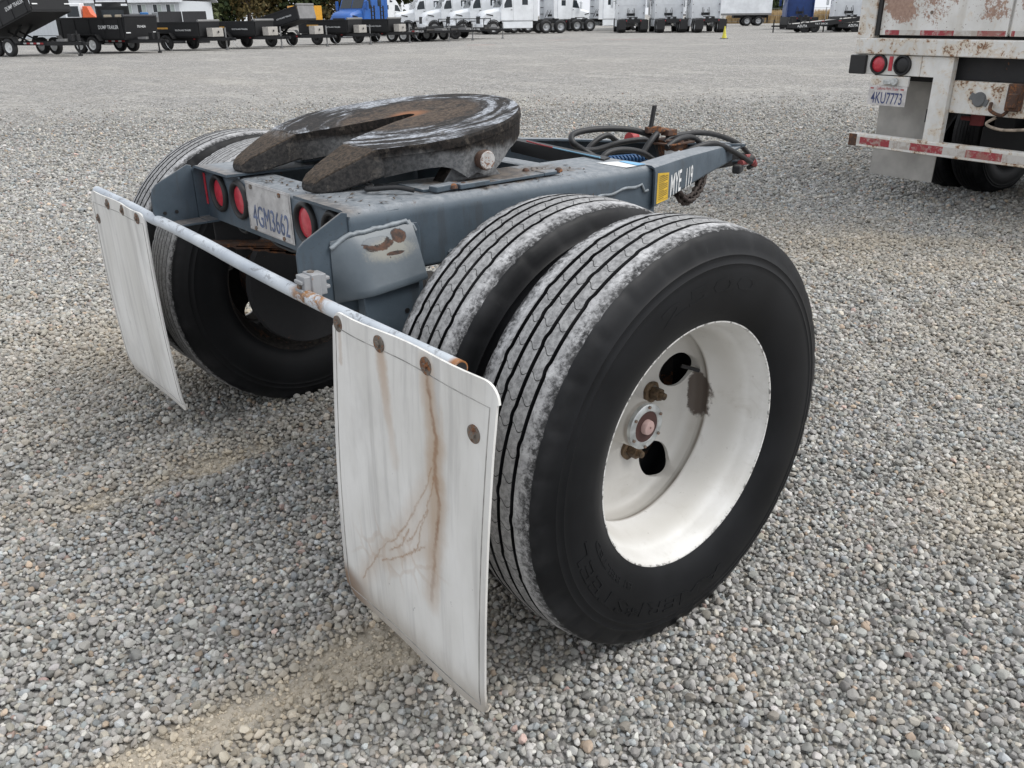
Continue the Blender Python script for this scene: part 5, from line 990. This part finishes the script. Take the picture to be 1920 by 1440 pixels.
# ---- semi trucks (origin at the ground under the rear tandem)
def semi(loc, rz, label, body, group, low=False, name='semi_truck', dark=None):
    t = empty(name, (*loc, 0), rz); tag(t, label, 'truck', group); W = 1.22
    for s in (-1, 1): part(t, 'chassis_rail', PBLK, (-1.3, 5.6, s * .43 - .05, s * .43 + .05, .80, 1.05))
    sl_ = [(1.85, 1.0), (1.85, 3.55), (2.0, 3.75), (2.7, 3.92), (3.3, 3.80), (3.95, 3.30), (4.25, 2.92), (4.75, 2.06), (4.75, 1.0)]
    if low: sl_ = [(1.85, 1.0), (1.85, 3.1), (2.1, 3.3), (3.0, 3.25), (4.0, 3.02), (4.25, 2.90), (4.75, 2.06), (4.75, 1.0)]
    cab = MB().prism(sl_, -W, W).build('cab', body, t, bevel=.10, seg=3)
    hood = MB().sweep([[(x, -w_, .72 if x > 4.9 else 1.0), (x, w_, .72 if x > 4.9 else 1.0), (x, w_, z - .22), (x, w_ * .82, z), (x, -w_ * .82, z), (x, -w_, z - .22)] for x, w_, z in [(4.72, 1.12, 2.03), (5.3, 1.08, 1.93), (5.95, 1.02, 1.78), (6.25, .95, 1.55), (6.38, .88, 1.25)]]).build('hood', body, t, bevel=.05, seg=2)
    MB().sweep([[(x, -w_, .42), (x, w_, .42), (x, w_, .82), (x, -w_, .82)] for x, w_ in [(5.95, 1.2), (6.35, 1.12), (6.5, .8)]]).build('front_bumper', body, t, bevel=.04)
    part(t, 'grille', PBLK, (6.30, 6.41, -.55, .55, .84, 1.40))
    ws = MB(); P_ = [(4.27, 2.86), (4.72, 2.10)]
    for s in (-1, 1):
        y0, y1 = (.03, 1.06) if s > 0 else (-1.06, -.03); dx_, dz_ = .02, .012
        ws = MB().add([(4.27 + dx_, y0, 2.86 + dz_), (4.27 + dx_, y1, 2.86 + dz_), (4.74 + dx_, y1, 2.09 + dz_), (4.74 + dx_, y0, 2.09 + dz_), (4.20, y0, 2.82), (4.20, y1, 2.82), (4.66, y1, 2.06), (4.66, y0, 2.06)], [(0, 1, 2, 3), (4, 7, 6, 5), (0, 4, 5, 1), (2, 6, 7, 3), (1, 5, 6, 2), (0, 3, 7, 4)]).build('windshield_pane', GLS, t)
        a, b_ = s * (W - .02), s * (W + .006)
        MB().prism([(3.72, 2.08), (4.55, 2.02), (4.20, 2.72), (3.78, 2.78)], a, b_).build('door_window', GLS, t)
        MB().prism([(2.35, 2.25), (2.85, 2.25), (2.85, 2.75), (2.35, 2.75)], a, b_).build('sleeper_window', GLS, t)
        if not low: MB().prism([(3.05, 3.35), (3.45, 3.20), (3.40, 3.05), (3.05, 3.05)], a, b_).build('roof_window', GLS, t)
        MB().prism([(3.64, 1.05), (4.66, 1.05), (4.66, 1.06), (3.65, 1.06)], a, s * (W + .004)).prism([(3.64, 1.06), (3.65, 1.06), (3.65, 2.9), (3.64, 2.9)], a, s * (W + .004)).build('door_seam', PBLK, t)
        part(t, 'door_handle', PBLK, (3.72, 3.86, min(s * W, s * (W + .03)), max(s * W, s * (W + .03)), 1.86, 1.90))
        MB().prism([(1.9, .45), (4.5, .45), (4.6, .98), (1.9, .98)], s * 1.02, s * 1.18).build('side_skirt', body, t, bevel=.03)
        MB().cyl((2.3, s * .82, .72), (4.1, s * .82, .72), .30, n=20).build('fuel_tank', CHR, t, 40)
        MB().prism([(1.45, 1.0), (1.85, 1.0), (1.85, 3.4), (1.45, 3.2)], s * 1.13, s * 1.19).build('cab_fairing', body, t, bevel=.02)
        for zz in (1.5, 2.1, 2.7): part(t, 'fairing_bracket', PBLK, (1.50, 1.84, s * 1.08 - .02, s * 1.08 + .02, zz, zz + .05))
        m_ = MB().cyl((4.55, s * 1.2, 2.5), (4.62, s * 1.45, 2.5), .02, n=8).build('mirror_arm', PBLK, t); MB().bb(4.52, 4.68, min(s * 1.36, s * 1.58), max(s * 1.36, s * 1.58), 1.95, 2.62).build('mirror', body, m_, bevel=.03)
        MB().sweep([[(6.15, s * .72, 1.05), (6.34, s * .72, 1.02), (6.34, s * .72, 1.22), (6.1, s * .72, 1.28)], [(5.95, s * 1.03, 1.1), (6.12, s * 1.0, 1.08), (6.1, s * 1.0, 1.3), (5.9, s * 1.02, 1.36)]]).build('headlamp', CHR, t)
        MB().prism([(5.35, 1.40), (5.9, 1.52), (5.95, 1.60), (5.4, 1.50)], s * 1.0, s * 1.10).build('hood_vent', PBLK, t)
        fwheel(t, WT_A, (5.35, s * 1.03, .52), s > 0)
        MB().lathe([(-.20, .60), (.20, .60), (.20, .56), (-.20, .56)], 28, True, o=(5.35, s * 1.0, .55)).build('wheel_arch', PBLK, t)
        for a in (-.66, .66): fwheel(t, WT_D, (a, s * .92, .52), s > 0)
        MB().bb(-1.42, -1.39, min(s * .62, s * 1.22), max(s * .62, s * 1.22), .28, 1.0).build('mudflap', MBLK, t); part(t, 'tail_lamp', MLENS, (-1.36, -1.33, s * .62 - .06, s * .62 + .06, .88, .98))
        MB().cyl((1.84, s * .5, 2.9), (1.82, s * .5, 3.0), .07, n=12).build('work_lamp', GLS, t)
        part(t, 'cab_guard_step', PGRY, (1.30, 1.84, s * .55 - .25, s * .55 + .25, 1.06, 1.09))
    MB().lathe([(1.16, 0), (1.16, .46), (1.22, .46), (1.22, 0)], 28, ax='z', o=(0, 0, 0)).build('coupling_plate', MBLK, t, 40); part(t, 'coupling_ramp', MBLK, (-.75, -.40, -.35, -.12, 1.02, 1.16), (-.75, -.40, .12, .35, 1.02, 1.16))
    part(t, 'rear_cross_member', PBLK, (-1.38, -1.28, -.5, .5, .78, 1.04)); 
    for q in (-.25, .25): MB().tube(crom([(1.80, q, 1.9), (1.6, q * 1.2, 1.5), (1.5, q, 1.25), (1.78, q * .6, 1.75)], 6), .02, 6).build('air_line', MBLK, t)
    MB().prism([(1.82, 1.3), (1.846, 1.3), (1.846, 1.5), (1.82, 1.5)], -.35, .35).build('rear_panel', PBLK, t); MB().bb(1.835, 1.849, -.8, .8, 2.15, 2.2).bb(1.835, 1.849, -.8, .8, 2.7, 2.75).build('panel_swage', body, t)
    return t
GW = 'white semi trucks angled in a row facing left'
O4 = (52.6, 56.4)
for i, lb_ in enumerate(['white semi truck facing left, nearest of the angled row', 'white semi truck facing left, second of the angled row from the right', 'white semi truck facing left, third of the angled row from the right', 'white semi truck facing left, farthest of the angled row beside the ramps']):
    semi((O4[0] - .10 * i, O4[1] + 4.1 * i), R(157), lb_, PWH, GW, low=False)
semi((60.0, 60.2), R(-24), 'white semi truck facing right behind the angled row, right one of two', PWH, None); semi((58.2, 64.6), R(-6), 'white semi truck facing right behind the angled row, left one of two', PWH, None)
semi((40.6, 63.5), R(202), 'bright blue sleeper semi truck facing left behind the dump trailers', PBL, None)
semi((57.6, 95.2), R(0), 'white semi truck facing right beside the bright blue truck', PWH, None)
GO = 'white semi trucks seen from behind'
for px_, py_, lb_ in [(56.6, 50.4, 'white semi truck seen from behind, left of three'), (58.0, 47.4, 'white semi truck seen from behind, middle of three'), (59.4, 44.6, 'white semi truck seen from behind, right of three beside yellow cone')]:
    semi((px_, py_), R(47), lb_, PWH, GO)
semi((72.0, 44.0), R(40), 'dark blue semi truck seen from behind near the dry field', PDB, None); semi((66.6, 36.2), R(36), 'white semi truck seen from behind, partly hidden by the rusty trailer', PWH, None)
# ---- far box trailers
def van(loc, rz, label, L=14.0, body=PWH, reefer=False):
    t = empty('semitrailer', (*loc, 0), rz); tag(t, label, 'trailer'); part(t, 'body', body, (0, L, -1.28, 1.28, 1.2, 4.05), bevel=.03); part(t, 'bottom_rail', PGRY, (0, L, -1.30, -1.281, 1.15, 1.35), (0, L, 1.281, 1.30, 1.15, 1.35))
    for s in (-1, 1):
        for a in (1.4, 2.7): fwheel(t, WT_D, (a, s * .95, .52), s > 0)
        part(t, 'landing_leg', PGRY, (L - 3.1, L - 2.95, s * .9 - .06, s * .9 + .06, .05, 1.2)); part(t, 'mudflap', MBLK, (.35, .38, s * .95 - .3, s * .95 + .3, .3, 1.1))
        for i in range(12): part(t, 'wall_panel', body, (.1 + i * (L - .2) / 12, .1 + (i + .96) * (L - .2) / 12, min(s * 1.281, s * 1.287), max(s * 1.281, s * 1.287), 1.36, 4.0))
    part(t, 'underframe', PBLK, (.2, 4.2, -.6, .6, .85, 1.19))
    if reefer: part(t, 'cooling_unit', PWH, (L, L + .5, -1.0, 1.0, 2.0, 3.9), bevel=.05); part(t, 'cooling_grille', PBLK, (L + .501, L + .52, -.8, .8, 2.1, 3.0))
    else: part(t, 'front_panel', PGRY, (L, L + .01, -1.2, 1.2, 1.3, 3.9))
    return t
van((91.8, 60.9), R(136), 'white semitrailer in the far distance behind the yellow cone'); van((76.0, 68.2), R(222), 'white refrigerated trailer nose beside the trucks seen from behind', reefer=True, L=12)
van((84.0, 44.6), R(-30), 'white semitrailer between the dark blue truck and white truck'); van((88.0, 170.7), R(150), 'long white semitrailer behind the pickups', L=14)
def tilt_trailer(loc, rz, label):
    t = empty('tilt_trailer', (*loc, 0), rz); tag(t, label, 'trailer', 'black tilt deck trailers'); L = 5.2; hw = 1.0
    for s in (-1, 1):
        MB().sweep([[(x, s * hw - .04, z0), (x, s * hw + .04, z0), (x, s * hw + .04, z1), (x, s * hw - .04, z1)] for x, z0, z1 in [(0, .75, 1.02), (2.2, .50, .85), (4.2, .28, .66), (5.3, .34, .56)]]).build('side_beam', PBLK, t)
        for a in (3.1, 3.9): fwheel(t, WT_K, (a, s * .8, .36), s > 0)
        for x in (3.6, 4.3, 5.0): part(t, 'rail_post', PBLK, (x - .03, x + .03, s * hw - .03, s * hw + .03, .56, 1.06))
        part(t, 'hand_rail', PBLK, (3.5, 5.1, s * hw - .03, s * hw + .03, 1.061, 1.11)); lettering('side_lettering', 'AZUTA', (4.15, s * (hw + .043), .47), (-s, 0, 0), (0, 0, 1), .75, .17, MWHT, t); lettering('side_lettering', 'TILT DECK', (2.7, s * (hw + .043), .62), (-s, 0, 0), (0, 0, 1), 1.0, .10, MWHT, t)
        for x in (1.2, 2.5): part(t, 'reflector', MRED, (x, x + .2, s * (hw + .043) - .002, s * (hw + .043) + .002, .78, .83))
    MB().prism([(0, 1.02), (0, .98), (4.6, .56), (4.6, .62)], -hw + .041, hw - .041).build('deck', WDECK, t); part(t, 'headboard', PBLK, (5.25, 5.31, -hw, hw, .561, 1.1)); part(t, 'tongue', PBLK, (5.31, 6.2, -.08, .08, .40, .52)); MB().cyl((6.05, 0, .0), (6.05, 0, .9), .05, n=10).build('jack', PBLK, t)
    return t
tilt_trailer((64.9, 35.1), R(140), 'black tilt deck trailer in front of the dark blue truck'); tilt_trailer((67.9, 32.6), R(140), 'black tilt deck trailer next to the rusty trailer corner')
# ---- traffic cone
cn = empty('traffic_cone', (45.4, 32.5, 0)); tag(cn, 'yellow traffic cone standing alone on the gravel', 'cone'); YC_ = simple('yellow_plastic', (.58, .52, .05), .5)
MB().lathe([(.03, .16), (.05, .15), (.35, .085), (.71, .03), (.72, .0)], 20, ax='z').build('cone_body', YC_, cn, 40); MB().prism([(-.19, -.19), (.19, -.19), (.19, .19), (-.19, .19)], 0, .03, 'xy').build('base', simple('black_base', (.03, .03, .03), .6), cn, bevel=.01)
# ---- pickups, yellow truck
def pickup(loc, rz, label, body):
    t = empty('pickup_truck', (*loc, 0), rz); tag(t, label, 'pickup', 'white pickups in the distance')
    MB().prism([(-2.8, .55), (-2.8, 1.12), (-1.0, 1.12), (-.75, 1.85), (.75, 1.87), (1.35, 1.18), (2.75, 1.08), (2.85, .85), (2.85, .5), (-2.6, .45)], -.95, .95).build('body', body, t, bevel=.06)
    for s in (-1, 1):
        a, b_ = s * .93, s * .957
        MB().prism([(-.72, 1.2), (.12, 1.2), (.12, 1.76), (-.62, 1.76)], a, b_).build('side_window', GLS, t); MB().prism([(.2, 1.2), (1.15, 1.2), (.72, 1.76), (.2, 1.76)], a, b_).build('side_window', GLS, t); part(t, 'headlamp', CHR, (2.84, 2.87, s * .7 - .18, s * .7 + .18, .82, 1.0)); part(t, 'mirror', body, (1.0, 1.15, min(s * .96, s * 1.2), max(s * .96, s * 1.2), 1.2, 1.42))
        for x in (-1.7, 1.75): fwheel(t, WT_P, (x, s * .86, .39), s > 0)
    MB().add([(.80, -.8, 1.80), (.80, .8, 1.80), (1.33, .85, 1.22), (1.33, -.85, 1.22)], [(0, 1, 2, 3)]).build('windshield', GLS, t); part(t, 'grille', PBLK, (2.851, 2.88, -.5, .5, .75, 1.02)); part(t, 'bumper', CHR, (2.86, 2.98, -.95, .95, .42, .68), bevel=.02)
    return t
pickup((63.2, 141.7), R(215), 'white pickup truck left of the long white semitrailer', PWH); pickup((58.9, 142.5), R(215), 'white pickup truck half hidden behind black panels', PWH); pickup((70.4, 149.9), R(215), 'white pickup truck in front of the yellow box truck', PWH)
yt = empty('box_truck', (66.0, 127.9, 0), R(165)); tag(yt, 'yellow box truck behind the small dump trailers', 'truck'); YB = simple('yellow_body', (.72, .36, .03), .4)
part(yt, 'cargo_box', YB, (-3.2, 1.6, -1.15, 1.15, .9, 3.1), bevel=.04); MB().prism([(1.65, .6), (1.65, 2.3), (2.4, 2.25), (2.9, 1.6), (3.9, 1.4), (4.0, .6)], -1.0, 1.0).build('cab', YB, yt, bevel=.05)
for s in (-1, 1): MB().prism([(1.85, 1.6), (2.7, 1.6), (2.35, 2.15), (1.85, 2.15)], s * .98, s * 1.008).build('side_window', GLS, yt); fwheel(yt, WT_P, (3.2, s * .9, .39), s > 0); fwheel(yt, WT_P, (-1.8, s * .95, .39), s > 0)
MB().add([(2.43, -.85, 2.2), (2.43, .85, 2.2), (2.9, .9, 1.63), (2.9, -.9, 1.63)], [(0, 1, 2, 3)]).build('windshield', GLS, yt)
# ---- building behind the trailers
bd = empty('shop_building', (28.7, 78.1, 0), R(-40)); tag(bd, 'long low white metal shop building at the left background', 'building')
k = N('ribbed_white_siding'); x, y, z = k.xyz(); wv = k.mt('FRACT', k.mt('MULTIPLY', x, 3.3)); k.bump(k.ramp(k.mt('ABSOLUTE', k.mt('SUBTRACT', wv, .5)), .3, .4), .6, .03); SID = k.fin(k.mix(k.noise(2, 4), (.52, .55, .58), (.60, .63, .66)), .5)
part(bd, 'wall', SID, (-30, 0, 0, 9, 0, 2.95)); MB().prism([(-.5, 2.88), (4.5, 4.5), (9.5, 2.88), (9.5, 3.0), (4.5, 4.65), (-.5, 3.0)], -30.4, .5, 'yz').build('roof', simple('grey_roof', (.30, .31, .32), .5), bd); part(bd, 'fascia', PWH, (-30.4, .5, -.56, -.505, 2.82, 3.04))
for xw in (-10.5, -4.5, -3.25, -1.9, -.75):
    wn = part(bd, 'window', PWH, (xw - .40, xw + .40, -.05, -.002, 1.95, 2.70)); part(wn, 'pane', GLS, (xw - .35, xw - .02, -.06, -.051, 2.0, 2.65)); part(wn, 'pane', simple('pale_blind', (.42, .48, .46), .4), (xw + .02, xw + .35, -.06, -.051, 2.0, 2.65))
# ---- yard equipment before the building
eq = empty('orange_lift_machine', (18.2, 68.0, 0), R(-30)); tag(eq, 'orange and white lift machine between the raised dump trailer and black truck', 'machine'); ORG = simple('orange_paint', (.68, .12, .035), .45)
MB().prism([(-1.3, .6), (1.2, .6), (1.25, 1.3), (.4, 1.9), (.2, 2.4), (-.1, 2.4), (-.2, 1.6), (-1.3, 1.4)], -.6, .6).build('chassis', ORG, eq, bevel=.04); part(eq, 'cabin', PWH, (-1.35, -.25, -.55, .55, 1.45, 2.6), bevel=.05); part(eq, 'cabin_window', GLS, (-1.2, -.4, -.56, -.551, 1.7, 2.4))
for x in (-.9, .8):
    for s in (-1, 1): fwheel(eq, WT_P, (x, s * .65, .39), s > 0)
wk = empty('wrecker_truck', (18.5, 63.2, 0), R(72)); tag(wk, 'black work truck with a spare tyre laid on its roof', 'truck')
MB().prism([(-.1, .8), (2.2, .8), (2.2, 2.6), (.2, 2.6), (-.1, 2.3)], -1.05, 1.05).build('cab', PBLK, wk, bevel=.06); part(wk, 'bed', PBLK, (-3.2, -.11, -1.1, 1.1, .8, 1.25)); part(wk, 'rear_window', GLS, (-.14, -.101, -.7, .7, 1.5, 2.1))
for s in (-1, 1): part(wk, 'rack_post', PBLK, (-.4, -.3, s * .98 - .05, s * .98 + .05, 1.251, 2.7)); part(wk, 'rack_stripe', PWH, (-.41, -.402, s * .8 - .2, s * .8 + .2, 2.35, 2.47)); part(wk, 'load_crate', simple('tan_load', (.30, .26, .2), .8), (-.9, -.45, s * .35 - .25, s * .35 + .25, 1.251, 1.8), bevel=.05); fwheel(wk, WT_A, (-1.8, s * .95, .52), s > 0); fwheel(wk, WT_A, (1.5, s * .95, .52), s > 0)
part(wk, 'rack_top', PBLK, (-.42, -.28, -1.05, 1.05, 2.701, 2.80)); st = put('spare_tyre', WT_A[1], wk); st.location = (.2, 0, 2.97); st.rotation_euler = (PI / 2, 0, 0)
def cabinet(nm, loc, rz, lab, mat, dims, cat='machine'):
    t = empty(nm, (*loc, 0), rz); tag(t, lab, cat); a, b_, c = dims; part(t, 'housing', mat, (-a, a, -b_, b_, .35, c), bevel=.06); part(t, 'skid', PBLK, (-a, a, -b_ * .8, -b_ * .5, .0, .34), (-a, a, b_ * .5, b_ * .8, 0, .34)); part(t, 'access_door', PGRY, (-a * .7, a * .1, -b_ - .02, -b_ - .001, .55, c - .3)); part(t, 'vent', PBLK, (a * .25, a * .8, -b_ - .015, -b_ - .001, .7, c - .5)); return t
GP = simple('grey_machine', (.22, .235, .25), .5); BLM = simple('blue_machine', (.04, .16, .40), .45)
cabinet('air_compressor', (20.3, 65.3), R(-20), 'grey compressor housing right of the black work truck', GP, (.72, .6, 1.9)); cabinet('blue_pump', (21.1, 64.7), R(-20), 'small blue pump machine between two grey compressors', BLM, (.28, .4, 1.95)); cabinet('light_compressor', (22.0, 64.2), R(-20), 'grey compressor housing left of the black steel panels', GP, (.5, .6, 1.95))
for i, (x, y, ln, lab) in enumerate([(20.9, 59.2, 1.45, 'black steel panel stack standing behind the dump trailers, left one'), (22.2, 58.3, 1.5, 'black steel panel stack standing behind the dump trailers, right one')]):
    t = empty('panel_stack', (x, y, 0), R(-24)); tag(t, lab, 'panels', 'black steel panel stacks')
    for j in range(3): part(t, 'panel', simple('black_panel', (.03, .03, .033), .6), (-ln / 2, ln / 2, j * .14, j * .14 + .08, .1, 1.95 - .06 * j))
    part(t, 'stand', PBLK, (-ln / 2, ln / 2, -.1, .5, .0, .09))
# ---- dry field, far fence, trees
fld = MB().prism([(108, 76), (118, 60), (175, 80), (160, 120)], .01, .35, 'xy'); 
k = N('dry_grass'); fo = fld.build('dry_field', k.fin(k.mix(k.noise(8, 6, .7), (.36, .25, .12), (.52, .39, .22)), .95)); tag(fo, 'strip of tall dry yellow grass beyond the yard', 'grass', kind='stuff')
g = np.random.default_rng(3); b = MB()
for i in range(5200):
    t = g.random(); s_ = g.random() ** 2; x0 = 106 + 12 * t + 26 * s_; y0 = 77.5 - 15 * t + 14 * s_; h_ = g.uniform(1.2, 1.9); a = g.uniform(0, PI); c, s2 = math.cos(a) * .10, math.sin(a) * .10
    b.add([(x0 - c, y0 - s2, 0), (x0 + c, y0 + s2, 0), (x0 + g.normal(0, .15), y0 + g.normal(0, .15), h_)], [(0, 1, 2)])
gm = b.mesh('dry_grass_blades', k.m); fo.data = gm
fn = empty('chain_link_fence', (0, 0, 0)); tag(fn, 'low wire fence with posts along the dry field', 'fence')
for i in range(8): t = i / 7; MB().cyl((104.5 + 12 * t, 77.0 - 15 * t, 0), (104.5 + 12 * t, 77.0 - 15 * t, 2.0), .05, n=8).build('post', PGRY, fn)
for z in (.3, 1.0, 1.9): MB().cyl((104.5, 77.0, z), (116.5, 62.0, z), .02, n=6).build('rail_wire', PGRY, fn)
def leafmat(nm, a, b_):
    k = N(nm); at = k.n('ShaderNodeNewGeometry'); return k.fin(k.mix(at.outputs['Random Per Island'], a, b_), .7, spec=.2)
LF = [leafmat('dark_leaves', (.022, .035, .016), (.075, .095, .035)), leafmat('autumn_leaves', (.05, .05, .022), (.17, .12, .045)), leafmat('olive_leaves', (.035, .045, .02), (.10, .115, .045))]
BARK = simple('bark', (.06, .045, .035), .9)
def tree(loc, h, r, mat, seed, lab, grp):
    g = np.random.default_rng(seed); t = empty('tree', (*loc, 0)); tag(t, lab, 'tree', grp)
    tr = MB().tube([(0, 0, 0), (.1, .05, h * .3), (.0, .1, h * .6)], [h * .035, h * .028, h * .015], 8); cl_ = []
    for i in range(24):
        a = g.uniform(0, 2 * PI); rr = r * math.sqrt(g.random()) * .75; z = h * g.uniform(.16, .9); s = (1 - abs(z / h - .5) * 1.0); c = np.array([rr * s * math.cos(a), rr * s * math.sin(a), z]); cl_.append((c, r * g.uniform(.26, .46)))
        tr.tube([(0, 0, h * .35), tuple(c * .6 + np.array([0, 0, h * .14])), tuple(c)], [h * .012, h * .008, h * .003], 5)
    tr.build('trunk', BARK, t, 50); b = MB()
    for c, q in cl_:
        for _ in range(170):
            d = g.normal(size=3); d /= np.linalg.norm(d); p = c + d * q * (.45 + .6 * g.random()); u = g.normal(size=3); u /= np.linalg.norm(u); v = np.cross(u, d); v /= np.linalg.norm(v) + 1e-6; s = g.uniform(.14, .34) * r / 4
            b.add([p - u * s, p + v * s * .8, p + u * s, p - v * s * .8], [(0, 1, 2, 3)])
    me = bpy.data.meshes.new('crown'); me.from_pydata([tuple(map(float, q)) for q in b.v], [], b.f); me.materials.append(mat); put('crown', me, t)
TL = [(44.1, 115, 9, 4.5, 2, 'olive tree just behind the right end of the shop building'), (50, 122, 10, 5.0, 0, 'dark green tree above the black steel panels'), (54.5, 121, 9, 4.5, 1, 'brownish tree left of the long white semitrailer'), (70, 151, 10.5, 6, 1, 'brownish autumn tree above the long white semitrailer'), (76, 146, 10, 5.6, 0, 'dark tree above the yellow box truck'), (80, 141, 10, 5.0, 1, 'brownish tree between the yellow box truck and blue truck'), (86, 131, 11, 5.4, 2, 'olive tree right of the bright blue truck'), (93, 128, 11, 5.6, 2, 'olive tree right of the white truck facing right'), (242, 163, 7.5, 5.5, 0, 'dark far tree beyond the dry field, left one'), (247.5, 158, 8.5, 6.0, 0, 'dark far tree beyond the dry field, right one')]
for i, (x, y, h, r, m, lb_) in enumerate(TL): tree((x, y), h, r, LF[m], 50 + i, lb_, 'trees beyond the yard')
# ---- red paint streaks on the gravel
for x, y, ln, a, lb_ in [(29.5, 36.8, 1.6, -.7, 'thin red paint line on gravel before the small dump trailers'), (41.2, 36.5, 3.2, -.75, 'long red paint line on gravel toward the yellow cone'), (38.2, 39.8, 1.6, -.7, 'short red paint line on gravel below the white trucks')]:
    c, s = math.cos(a), math.sin(a); pm = MB(); pts = []
    for i in range(9): t = (i / 8 - .5) * ln; w_ = .09 * (1 - abs(i / 8 - .5)) + .03 * rnd.random(); pts += [(x + c * t - s * w_, y + s * t + c * w_, .012), (x + c * t + s * w_, y + s * t - c * w_, .012)]
    o = pm.add(pts, [(2 * i, 2 * i + 1, 2 * i + 3, 2 * i + 2) for i in range(8)]).build('paint_line', simple('faded_red_paint', (.50, .20, .17), .9, var=.3, scale=20)); tag(o, lb_, 'paint mark', kind='structure')
